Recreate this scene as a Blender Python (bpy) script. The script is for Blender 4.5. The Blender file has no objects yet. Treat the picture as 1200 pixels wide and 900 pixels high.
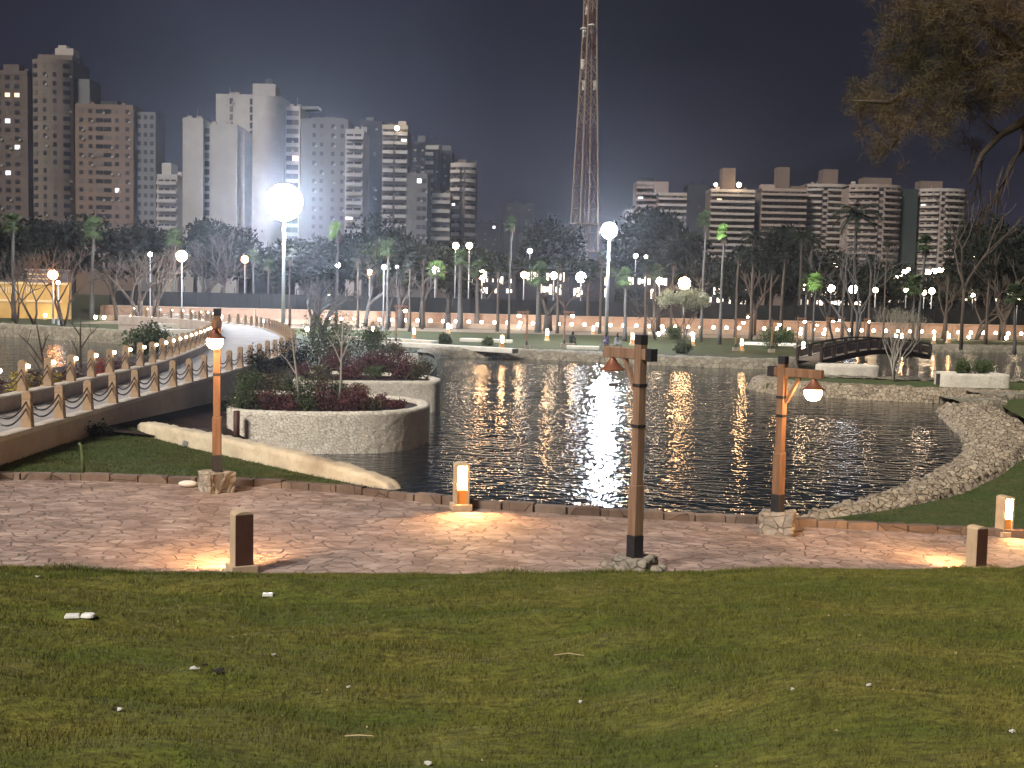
import bpy, bmesh, math, random
import numpy as np
from mathutils import Vector, Matrix
random.seed(7)
rng = np.random.default_rng(11)
R = math.radians

# ------------------------------------------------------------------ camera, world, sun
scene = bpy.context.scene
C = scene.collection
F_PX, HZ, CAM_Z = 1400.0, 340.0, 4.2
PITCH = math.atan((450 - HZ) / F_PX)
ROLL = R(1.3)
cam_d = bpy.data.cameras.new('camera')
cam = bpy.data.objects.new('camera', cam_d)
C.objects.link(cam)
cam_d.sensor_width = 36.0
cam_d.lens = 36.0 * F_PX / 1200.0
cam_d.clip_start, cam_d.clip_end = 0.1, 6000.0
_F = Vector((0, math.cos(PITCH), -math.sin(PITCH)))
_U0 = Vector((0, math.sin(PITCH), math.cos(PITCH)))
_X0 = Vector((1, 0, 0))
CX = _X0 * math.cos(ROLL) + _U0 * math.sin(ROLL)
CU = -_X0 * math.sin(ROLL) + _U0 * math.cos(ROLL)
CAM = Vector((0, 0, CAM_Z))
cam.matrix_world = Matrix((
    (CX.x, CU.x, -_F.x, CAM.x), (CX.y, CU.y, -_F.y, CAM.y),
    (CX.z, CU.z, -_F.z, CAM.z), (0, 0, 0, 1)))
scene.camera = cam

def ray(px, py):
    return (_F * F_PX + CX * (px - 600) - CU * (py - 450)).normalized()
def at(px, py, Y):                       # the point seen at a pixel, Y metres in front
    d = ray(px, py); return CAM + d * (Y / d.y)
def gnd(px, py, z=0.0):                  # the point seen at a pixel on the level z
    d = ray(px, py); return CAM + d * ((z - CAM_Z) / d.z)
def pix(p):
    v = Vector(p) - CAM
    w = v.dot(_F)
    return 600 + v.dot(CX) / w * F_PX, 450 - v.dot(CU) / w * F_PX

scene.view_settings.view_transform = 'Standard'
scene.view_settings.look = 'None'
scene.view_settings.exposure = 0.45
scene.view_settings.gamma = 1.0
scene.render.engine = 'CYCLES'
scene.cycles.use_denoising = True
scene.cycles.max_bounces = 5
scene.cycles.diffuse_bounces = 2
scene.cycles.glossy_bounces = 3
scene.cycles.transmission_bounces = 3
scene.cycles.volume_bounces = 0
scene.cycles.sample_clamp_indirect = 8.0
scene.cycles.use_light_tree = True

SUN_EL, SUN_AZ = R(42), math.atan2(-0.74, -0.60)     # azimuth of the direction the light comes from (x, y)
world = bpy.data.worlds.new('World'); scene.world = world; world.use_nodes = True
nt = world.node_tree; nt.nodes.clear()
def N(t, kind, **kw):
    n = t.nodes.new(kind)
    for k, v in kw.items(): setattr(n, k, v)
    return n
wo = N(nt, 'ShaderNodeOutputWorld'); bg = N(nt, 'ShaderNodeBackground')
tc = N(nt, 'ShaderNodeTexCoord'); sp = N(nt, 'ShaderNodeSeparateXYZ'); cr = N(nt, 'ShaderNodeValToRGB')
nt.links.new(tc.outputs['Generated'], sp.inputs[0]); nt.links.new(sp.outputs['Z'], cr.inputs[0])
el = cr.color_ramp.elements
el[0].position = 0.0; el[0].color = (0.023, 0.021, 0.034, 1)
el[1].position = 1.0; el[1].color = (0.006, 0.006, 0.012, 1)
e = cr.color_ramp.elements.new(0.07); e.color = (0.014, 0.0125, 0.024, 1)
e = cr.color_ramp.elements.new(0.16); e.color = (0.0088, 0.0080, 0.0170, 1)
e = cr.color_ramp.elements.new(0.26); e.color = (0.0075, 0.0073, 0.0135, 1)
ns = N(nt, 'ShaderNodeTexNoise'); ns.inputs['Scale'].default_value = 3.0; ns.inputs['Detail'].default_value = 4
mp = N(nt, 'ShaderNodeMapping'); mp.inputs['Scale'].default_value = (1, 1, 4)
nt.links.new(tc.outputs['Generated'], mp.inputs[0]); nt.links.new(mp.outputs[0], ns.inputs['Vector'])
mr = N(nt, 'ShaderNodeMapRange'); mr.inputs['From Min'].default_value = 0.3; mr.inputs['From Max'].default_value = 0.7; mr.inputs['To Min'].default_value = 0.5; mr.inputs['To Max'].default_value = 1.55
nt.links.new(ns.outputs[0], mr.inputs[0])
mx = N(nt, 'ShaderNodeMix', data_type='RGBA', blend_type='MULTIPLY'); mx.inputs[0].default_value = 1
nt.links.new(cr.outputs[0], mx.inputs[6]); nt.links.new(mr.outputs[0], mx.inputs[7])
sky = N(nt, 'ShaderNodeTexSky', sky_type='NISHITA'); sky.sun_disc = False
sky.sun_elevation = SUN_EL; sky.sun_rotation = math.pi / 2 - SUN_AZ
s2 = N(nt, 'ShaderNodeVectorMath', operation='SCALE'); s2.inputs['Scale'].default_value = 0.0006
nt.links.new(sky.outputs[0], s2.inputs[0])
ad = N(nt, 'ShaderNodeVectorMath', operation='ADD')
nt.links.new(mx.outputs[2], ad.inputs[0]); nt.links.new(s2.outputs[0], ad.inputs[1])
nt.links.new(ad.outputs[0], bg.inputs['Color']); bg.inputs['Strength'].default_value = 1.0
nt.links.new(bg.outputs[0], wo.inputs['Surface'])

sd = bpy.data.lights.new('sun', 'SUN'); so = bpy.data.objects.new('sun', sd); C.objects.link(so)
sd.energy = 3.3; sd.angle = R(14); sd.color = (1.0, 0.93, 0.84)
_sd = Vector((math.cos(SUN_AZ) * math.cos(SUN_EL), math.sin(SUN_AZ) * math.cos(SUN_EL), math.sin(SUN_EL)))
so.rotation_euler = _sd.to_track_quat('Z', 'Y').to_euler(); so.location = (0, -20, 40)

# ------------------------------------------------------------------ materials
M = {}
def base_mat(name):
    m = bpy.data.materials.new(name); m.use_nodes = True
    t = m.node_tree; b = t.nodes['Principled BSDF']
    M[name] = m
    return m, t, b
def mat(name, c1, c2=None, scale=3.0, rough=0.85, bump=0.0, bscale=None, metal=0.0, detail=5.0, stretch=(1, 1, 1), spec=0.3, vor=0.0, rnd=0.0):
    m, t, b = base_mat(name)
    b.inputs['Roughness'].default_value = rough; b.inputs['Metallic'].default_value = metal
    b.inputs['Specular IOR Level'].default_value = spec
    b.inputs['Base Color'].default_value = (*c1, 1)
    tcn = N(t, 'ShaderNodeTexCoord'); geo = tcn.outputs['Object']
    mpn = N(t, 'ShaderNodeMapping'); mpn.inputs['Scale'].default_value = stretch
    t.links.new(geo, mpn.inputs[0])
    col = None
    if c2 is not None:
        n = N(t, 'ShaderNodeTexNoise'); n.inputs['Scale'].default_value = scale; n.inputs['Detail'].default_value = detail
        n.inputs['Roughness'].default_value = 0.65
        t.links.new(mpn.outputs[0], n.inputs['Vector'])
        rp = N(t, 'ShaderNodeValToRGB'); rp.color_ramp.elements[0].position = 0.34; rp.color_ramp.elements[1].position = 0.66
        rp.color_ramp.elements[0].color = (*c1, 1); rp.color_ramp.elements[1].color = (*c2, 1)
        t.links.new(n.outputs[0], rp.inputs[0]); col = rp.outputs[0]
        if rnd:
            oi = N(t, 'ShaderNodeObjectInfo'); mrr = N(t, 'ShaderNodeMapRange')
            mrr.inputs['To Min'].default_value = 1 - rnd; mrr.inputs['To Max'].default_value = 1 + rnd
            t.links.new(oi.outputs['Random'], mrr.inputs[0])
            mm = N(t, 'ShaderNodeVectorMath', operation='SCALE'); t.links.new(col, mm.inputs[0]); t.links.new(mrr.outputs[0], mm.inputs['Scale'])
            col = mm.outputs[0]
        t.links.new(col, b.inputs['Base Color'])
    if bump:
        bn = N(t, 'ShaderNodeBump'); bn.inputs['Strength'].default_value = min(1, bump); bn.inputs['Distance'].default_value = 0.03
        if vor:
            v = N(t, 'ShaderNodeTexVoronoi', feature='DISTANCE_TO_EDGE'); v.inputs['Scale'].default_value = vor
            t.links.new(mpn.outputs[0], v.inputs['Vector'])
            cl = N(t, 'ShaderNodeMapRange'); cl.inputs['From Max'].default_value = 0.12
            t.links.new(v.outputs['Distance'], cl.inputs[0]); t.links.new(cl.outputs[0], bn.inputs['Height'])
        else:
            n2 = N(t, 'ShaderNodeTexNoise'); n2.inputs['Scale'].default_value = bscale or scale * 6; n2.inputs['Detail'].default_value = 4
            t.links.new(mpn.outputs[0], n2.inputs['Vector']); t.links.new(n2.outputs[0], bn.inputs['Height'])
        t.links.new(bn.outputs[0], b.inputs['Normal'])
    return m
def stone_mat(name, c1, c2, joint, vscale, stretch=(1, 1, 1), jw=0.05, bdist=0.03, dirt=0.35):
    """Irregular stones: a colour to each cell, darker joints, a relief that follows them."""
    m, t, b = base_mat(name); b.inputs['Roughness'].default_value = 0.88; b.inputs['Specular IOR Level'].default_value = 0.25
    tcn = N(t, 'ShaderNodeTexCoord'); mpn = N(t, 'ShaderNodeMapping'); mpn.inputs['Scale'].default_value = stretch
    t.links.new(tcn.outputs['Object'], mpn.inputs[0])
    wn = N(t, 'ShaderNodeTexNoise'); wn.inputs['Scale'].default_value = vscale * 0.8
    t.links.new(mpn.outputs[0], wn.inputs['Vector'])
    wa = N(t, 'ShaderNodeVectorMath', operation='MULTIPLY_ADD'); wa.inputs[1].default_value = (0.25 / vscale,) * 3
    t.links.new(wn.outputs['Color'], wa.inputs[0]); t.links.new(mpn.outputs[0], wa.inputs[2])
    v1 = N(t, 'ShaderNodeTexVoronoi', feature='F1'); v1.inputs['Scale'].default_value = vscale
    v2 = N(t, 'ShaderNodeTexVoronoi', feature='DISTANCE_TO_EDGE'); v2.inputs['Scale'].default_value = vscale
    for v in (v1, v2): t.links.new(wa.outputs[0], v.inputs['Vector'])
    sx = N(t, 'ShaderNodeSeparateColor'); t.links.new(v1.outputs['Color'], sx.inputs[0])
    mA = N(t, 'ShaderNodeMix', data_type='RGBA'); mA.inputs[6].default_value = (*c1, 1); mA.inputs[7].default_value = (*c2, 1)
    t.links.new(sx.outputs[0], mA.inputs[0])
    nz = N(t, 'ShaderNodeTexNoise'); nz.inputs['Scale'].default_value = 1.3; nz.inputs['Detail'].default_value = 8; nz.inputs['Roughness'].default_value = 0.7
    t.links.new(tcn.outputs['Object'], nz.inputs['Vector'])
    mz = N(t, 'ShaderNodeMapRange'); mz.inputs['From Min'].default_value = 0.3; mz.inputs['From Max'].default_value = 0.7
    mz.inputs['To Min'].default_value = 1 - dirt; mz.inputs['To Max'].default_value = 1.12
    t.links.new(nz.outputs[0], mz.inputs[0])
    sc_ = N(t, 'ShaderNodeVectorMath', operation='SCALE'); t.links.new(mA.outputs[2], sc_.inputs[0]); t.links.new(mz.outputs[0], sc_.inputs['Scale'])
    ed = N(t, 'ShaderNodeMapRange'); ed.inputs['From Max'].default_value = jw; t.links.new(v2.outputs['Distance'], ed.inputs[0])
    mB = N(t, 'ShaderNodeMix', data_type='RGBA'); mB.inputs[6].default_value = (*joint, 1)
    t.links.new(ed.outputs[0], mB.inputs[0]); t.links.new(sc_.outputs[0], mB.inputs[7])
    t.links.new(mB.outputs[2], b.inputs['Base Color'])
    bn = N(t, 'ShaderNodeBump'); bn.inputs['Strength'].default_value = 0.9; bn.inputs['Distance'].default_value = bdist
    fine = N(t, 'ShaderNodeTexNoise'); fine.inputs['Scale'].default_value = vscale * 5; fine.inputs['Detail'].default_value = 4
    t.links.new(mpn.outputs[0], fine.inputs['Vector'])
    hh = N(t, 'ShaderNodeMath', operation='MULTIPLY_ADD'); hh.inputs[1].default_value = 0.5
    t.links.new(fine.outputs[0], hh.inputs[0]); t.links.new(ed.outputs[0], hh.inputs[2])
    h3 = N(t, 'ShaderNodeMath', operation='MULTIPLY_ADD'); h3.inputs[1].default_value = 0.6
    t.links.new(sx.outputs[1], h3.inputs[0]); t.links.new(hh.outputs[0], h3.inputs[2])
    t.links.new(h3.outputs[0], bn.inputs['Height']); t.links.new(bn.outputs[0], b.inputs['Normal'])
    return m
def emit(name, col, s):
    m = bpy.data.materials.new(name); m.use_nodes = True; t = m.node_tree; t.nodes.clear()
    o = N(t, 'ShaderNodeOutputMaterial'); e = N(t, 'ShaderNodeEmission')
    e.inputs[0].default_value = (*col, 1); e.inputs[1].default_value = s
    t.links.new(e.outputs[0], o.inputs[0]); M[name] = m; return m

def lawn_mat(name, g, y, d, sc=0.6):
    m, t, b = base_mat(name); b.inputs['Roughness'].default_value = 0.9; b.inputs['Specular IOR Level'].default_value = 0.15
    ge = N(t, 'ShaderNodeNewGeometry')
    mpn = N(t, 'ShaderNodeMapping'); mpn.inputs['Scale'].default_value = (0.6, 1.4, 1); t.links.new(ge.outputs['Position'], mpn.inputs[0])
    n1 = N(t, 'ShaderNodeTexNoise'); n1.inputs['Scale'].default_value = sc; n1.inputs['Detail'].default_value = 6; n1.inputs['Roughness'].default_value = 0.62
    n2 = N(t, 'ShaderNodeTexNoise'); n2.inputs['Scale'].default_value = sc * 14; n2.inputs['Detail'].default_value = 6; n2.inputs['Roughness'].default_value = 0.7
    for n in (n1, n2): t.links.new(mpn.outputs[0], n.inputs['Vector'])
    r1 = N(t, 'ShaderNodeValToRGB'); r1.color_ramp.elements[0].position = 0.38; r1.color_ramp.elements[1].position = 0.64
    r1.color_ramp.elements[0].color = (*g, 1); r1.color_ramp.elements[1].color = (*y, 1)
    t.links.new(n1.outputs[0], r1.inputs[0])
    r2 = N(t, 'ShaderNodeMapRange'); r2.inputs['From Min'].default_value = 0.35; r2.inputs['From Max'].default_value = 0.6
    t.links.new(n2.outputs[0], r2.inputs[0])
    mA = N(t, 'ShaderNodeMix', data_type='RGBA'); mA.inputs[6].default_value = (*d, 1)
    t.links.new(r2.outputs[0], mA.inputs[0]); t.links.new(r1.outputs[0], mA.inputs[7]); t.links.new(mA.outputs[2], b.inputs['Base Color'])
    bn = N(t, 'ShaderNodeBump'); bn.inputs['Distance'].default_value = 0.05; bn.inputs['Strength'].default_value = 0.8
    t.links.new(n2.outputs[0], bn.inputs['Height']); t.links.new(bn.outputs[0], b.inputs['Normal'])
    return m

lawn_mat('turf', (0.130, 0.165, 0.028), (0.245, 0.220, 0.050), (0.080, 0.078, 0.024), 0.8)  # tone patches also stand in for shading over the humps
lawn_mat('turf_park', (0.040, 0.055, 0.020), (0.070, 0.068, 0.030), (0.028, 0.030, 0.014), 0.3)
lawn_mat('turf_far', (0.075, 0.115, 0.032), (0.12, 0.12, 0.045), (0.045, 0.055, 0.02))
stone_mat('flagstone', (0.52, 0.40, 0.34), (0.35, 0.25, 0.21), (0.23, 0.165, 0.14), 4.8, (0.65, 1.05, 1), 0.05, 0.04, 0.6)
stone_mat('kerbstone', (0.27, 0.20, 0.155), (0.13, 0.09, 0.07), (0.08, 0.06, 0.05), 1.2, (1, 1, 1), 0.01, 0.02, 0.5)
stone_mat('cream_stone', (0.86, 0.79, 0.67), (0.77, 0.70, 0.58), (0.60, 0.54, 0.44), 9.0, (1, 1, 1.2), 0.06, 0.03, 0.16)
stone_mat('rubble', (0.52, 0.43, 0.31), (0.34, 0.27, 0.19), (0.07, 0.055, 0.04), 5.0, (1, 1, 1), 0.06, 0.05, 0.4)
stone_mat('bank_stone', (0.36, 0.32, 0.24), (0.24, 0.21, 0.155), (0.13, 0.11, 0.085), 2.4, (1, 1, 1), 0.05, 0.05, 0.35)
stone_mat('plinth_stone', (0.42, 0.37, 0.30), (0.28, 0.24, 0.19), (0.2, 0.17, 0.14), 5.0, (1, 1, 1), 0.05, 0.02, 0.4)
mat('cream_plaster', (0.66, 0.56, 0.40), (0.50, 0.41, 0.29), 1.6, 0.9, 0.9, 7)
mat('bridge_wall', (0.50, 0.42, 0.36), (0.38, 0.315, 0.275), 1.2, 0.95, 0.5, 14)
mat('deck', (0.38, 0.35, 0.33), (0.28, 0.26, 0.25), 0.8, 0.85, 0.3, 12)
mat('deck_edge', (0.62, 0.56, 0.48), (0.48, 0.42, 0.36), 1.4, 0.85, 0.4, 9)
mat('post_stone', (0.42, 0.30, 0.19), (0.29, 0.20, 0.135), 2.5, 0.8, 0.3, 16)
mat('chain', (0.10, 0.085, 0.08), None, rough=0.6, metal=0.3)
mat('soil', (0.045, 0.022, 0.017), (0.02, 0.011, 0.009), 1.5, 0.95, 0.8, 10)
mat('ground_far', (0.05, 0.055, 0.03), (0.035, 0.035, 0.02), 0.05, 0.95, 0.3, 2)
mat('promenade', (0.22, 0.17, 0.13), (0.17, 0.13, 0.10), 0.5, 0.85)
mat('timber', (0.30, 0.16, 0.085), (0.17, 0.085, 0.045), 2.0, 0.6, 0.3, 30, stretch=(6, 6, 0.5), spec=0.4)
mat('timber_pale', (0.33, 0.20, 0.13), (0.20, 0.115, 0.07), 2.0, 0.6, 0.3, 30, stretch=(6, 6, 0.5), spec=0.4)
mat('iron', (0.018, 0.018, 0.022), (0.03, 0.028, 0.03), 5, 0.5, 0.2, 20, spec=0.4)
mat('copper', (0.30, 0.115, 0.06), (0.20, 0.075, 0.04), 5, 0.45, spec=0.5, metal=0.3)
mat('brown_panel', (0.10, 0.042, 0.028), (0.075, 0.03, 0.02), 6, 0.55, 0.2, 40, spec=0.4)
mat('bollard_stone', (0.52, 0.40, 0.27), (0.43, 0.32, 0.21), 5, 0.8, 0.2, 30)
mat('amber_panel', (0.75, 0.30, 0.06), None, rough=0.5)
mat('steel', (0.42, 0.43, 0.45), (0.32, 0.33, 0.35), 2, 0.5, metal=0.4)
mat('tower_red', (0.17, 0.085, 0.06), None, rough=0.6)
mat('tower_pale', (0.28, 0.215, 0.16), None, rough=0.6)
mat('bark', (0.10, 0.075, 0.055), (0.06, 0.045, 0.035), 2.0, 0.9, 0.6, 14, stretch=(1, 1, 4))
mat('bark_grey', (0.10, 0.09, 0.08), (0.065, 0.06, 0.055), 2.0, 0.9, 0.6, 14, stretch=(1, 1, 4))
mat('bark_pale', (0.42, 0.38, 0.32), (0.30, 0.27, 0.23), 2.0, 0.9, 0.4, 14, stretch=(1, 1, 4))
mat('bark_dark', (0.06, 0.048, 0.04), (0.035, 0.028, 0.024), 2.0, 0.9, 0.6, 14, stretch=(1, 1, 4))
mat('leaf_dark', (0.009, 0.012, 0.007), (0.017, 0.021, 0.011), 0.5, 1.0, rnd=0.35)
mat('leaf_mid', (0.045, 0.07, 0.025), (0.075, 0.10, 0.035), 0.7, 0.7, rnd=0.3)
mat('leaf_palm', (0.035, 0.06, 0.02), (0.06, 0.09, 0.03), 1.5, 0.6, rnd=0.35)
mat('leaf_palm_lit', (0.16, 0.30, 0.06), (0.24, 0.40, 0.10), 1.5, 0.6)  # palm leaf colour with lamplight painted in
mat('leaf_purple', (0.075, 0.025, 0.030), (0.14, 0.055, 0.05), 2.5, 0.7, rnd=0.3)
mat('leaf_shrub', (0.045, 0.075, 0.028), (0.10, 0.115, 0.045), 2.5, 0.7, rnd=0.3)
mat('leaf_olive', (0.07, 0.065, 0.03), (0.13, 0.095, 0.05), 2.5, 0.7, rnd=0.3)
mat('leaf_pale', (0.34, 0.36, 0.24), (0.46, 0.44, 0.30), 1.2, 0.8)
mat('leaf_grey', (0.20, 0.19, 0.14), (0.28, 0.26, 0.20), 1.2, 0.8)
mat('leaf_yellow', (0.55, 0.36, 0.05), (0.35, 0.30, 0.05), 3.5, 0.7)
mat('leaf_red', (0.45, 0.06, 0.03), (0.25, 0.05, 0.03), 3.5, 0.7)
mat('needles', (0.06, 0.055, 0.024), (0.14, 0.088, 0.045), 0.9, 0.8)
mat('ochre_wall', (0.62, 0.38, 0.12), (0.52, 0.31, 0.10), 0.4, 0.9)
mat('ochre_trim', (0.75, 0.55, 0.30), None, rough=0.9)
mat('shed_grey', (0.25, 0.21, 0.20), (0.16, 0.13, 0.12), 0.4, 0.9)
mat('bridge_wood', (0.045, 0.03, 0.025), (0.03, 0.02, 0.017), 3, 0.7)
mat('fence_dark', (0.010, 0.011, 0.010), (0.006, 0.007, 0.007), 0.6, 0.8)
mat('rail_wall', (0.30, 0.19, 0.13), (0.22, 0.14, 0.095), 0.5, 0.9, 0.3, 4)
mat('rail_wall_low', (0.38, 0.28, 0.20), (0.29, 0.21, 0.15), 0.5, 0.9, 0.3, 4)
mat('white_stone', (0.75, 0.72, 0.66), (0.58, 0.55, 0.48), 0.9, 0.85, 0.3, 6)
mat('curtain', (0.10, 0.085, 0.07), None, rough=0.6)
mat('ac_unit', (0.30, 0.29, 0.27), None)
mat('glass_dark', (0.024, 0.024, 0.03), None, rough=0.25, spec=0.5)
for nm, c, c2 in (('wall_taupe', (0.12, 0.09, 0.075), (0.09, 0.07, 0.06)), ('wall_buff', (0.15, 0.12, 0.095), (0.11, 0.09, 0.075)),
              ('wall_orange', (0.18, 0.125, 0.085), (0.13, 0.095, 0.07)), ('wall_white', (0.34, 0.32, 0.285), (0.27, 0.26, 0.235)),
              ('wall_grey', (0.14, 0.135, 0.135), (0.105, 0.105, 0.105)), ('wall_shadow', (0.025, 0.025, 0.032), (0.02, 0.02, 0.026)),  # wall_shadow has the shade of unlit faces put into its colour
              ('wall_rose', (0.34, 0.275, 0.24), (0.25, 0.20, 0.18)), ('wall_brown', (0.18, 0.135, 0.11), (0.13, 0.10, 0.085)),
              ('wall_band', (0.42, 0.37, 0.33), (0.31, 0.275, 0.25)), ('wall_green', (0.035, 0.048, 0.045), (0.028, 0.04, 0.038))):
    mat(nm, c, c2, 0.12, 0.9, detail=8)
mat('white_plastic', (0.8, 0.78, 0.74), None, rough=0.4)
mat('paper', (0.65, 0.62, 0.56), None, rough=0.8)
mat('pebble', (0.33, 0.30, 0.25), (0.22, 0.2, 0.17), 20, 0.9)
mat('straw', (0.45, 0.36, 0.2), None, rough=0.9)
mat('dark_litter', (0.03, 0.025, 0.022), None, rough=0.9)
mat('skin', (0.35, 0.2, 0.14), None, rough=0.6)
mat('cloth_dark', (0.02, 0.02, 0.024), None, rough=0.9)
mat('cloth_purple', (0.10, 0.07, 0.17), None, rough=0.9)
mat('cloth_grey', (0.30, 0.29, 0.33), None, rough=0.9)
mat('hair', (0.015, 0.012, 0.01), None, rough=0.7)
mat('bird_dark', (0.06, 0.045, 0.04), None, rough=0.8)
emit('lamp_white', (0.80, 0.87, 1.0), 520.0)
emit('lamp_flood', (0.84, 0.91, 1.0), 850.0)
emit('lamp_cool', (0.9, 0.93, 1.0), 40.0)
emit('lamp_neutral', (1.0, 0.74, 0.48), 40.0)
emit('lamp_warm', (1.0, 0.56, 0.25), 75.0)
emit('lamp_orange', (1.0, 0.34, 0.10), 50.0)
emit('lamp_head', (1.0, 0.60, 0.28), 110.0)
emit('bollard_glow', (1.0, 0.52, 0.19), 620.0)
emit('bollard_far', (1.0, 0.56, 0.25), 75.0)
emit('rail_lamp', (1.0, 0.78, 0.58), 22.0)
emit('spot_glow', (1.0, 0.86, 0.6), 60.0)
emit('window_warm', (1.0, 0.72, 0.45), 1.6)
emit('window_white', (0.9, 0.93, 1.0), 2.2)
emit('shop_glow', (1.0, 0.83, 0.66), 2.6)
emit('shop_white', (0.95, 0.97, 1.0), 3.5)

# water
def water_mat():
    m, t, b = base_mat('water')
    b.inputs['Base Color'].default_value = (0.010, 0.015, 0.018, 1)
    b.inputs['Roughness'].default_value = 0.03; b.inputs['IOR'].default_value = 1.33
    b.inputs['Specular IOR Level'].default_value = 0.5
    ge = N(t, 'ShaderNodeNewGeometry')
    hs = []
    for sc, st, dist, k in ((0.45, (1, 1.3, 1), 1, 0.5), (2.3, (1, 1.45, 1), 1, 0.50), (6.0, (1, 1.3, 1), 0, 0.10)):
        mpn = N(t, 'ShaderNodeMapping'); mpn.inputs['Scale'].default_value = st; mpn.inputs['Rotation'].default_value = (0, 0, 0.15 * sc)
        t.links.new(ge.outputs['Position'], mpn.inputs[0])
        n = N(t, 'ShaderNodeTexNoise'); n.inputs['Scale'].default_value = sc; n.inputs['Detail'].default_value = dist
        t.links.new(mpn.outputs[0], n.inputs['Vector'])
        mm = N(t, 'ShaderNodeMath', operation='MULTIPLY'); mm.inputs[1].default_value = k
        t.links.new(n.outputs[0], mm.inputs[0]); hs.append(mm)
    a = N(t, 'ShaderNodeMath', operation='ADD'); t.links.new(hs[0].outputs[0], a.inputs[0]); t.links.new(hs[1].outputs[0], a.inputs[1])
    a2 = N(t, 'ShaderNodeMath', operation='ADD'); t.links.new(a.outputs[0], a2.inputs[0]); t.links.new(hs[2].outputs[0], a2.inputs[1])
    bn = N(t, 'ShaderNodeBump'); bn.inputs['Strength'].default_value = 1.0; bn.inputs['Distance'].default_value = 0.14
    cn = N(t, 'ShaderNodeTexNoise'); cn.inputs['Scale'].default_value = 0.09; cn.inputs['Detail'].default_value = 2; t.links.new(ge.outputs['Position'], cn.inputs['Vector'])
    cm = N(t, 'ShaderNodeMapRange'); cm.inputs['From Min'].default_value = 0.35; cm.inputs['From Max'].default_value = 0.65; cm.inputs['To Min'].default_value = 0.45; cm.inputs['To Max'].default_value = 1.0
    t.links.new(cn.outputs[0], cm.inputs[0]); t.links.new(cm.outputs[0], bn.inputs['Strength'])
    t.links.new(a2.outputs[0], bn.inputs['Height']); t.links.new(bn.outputs[0], b.inputs['Normal'])
water_mat()

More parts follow.
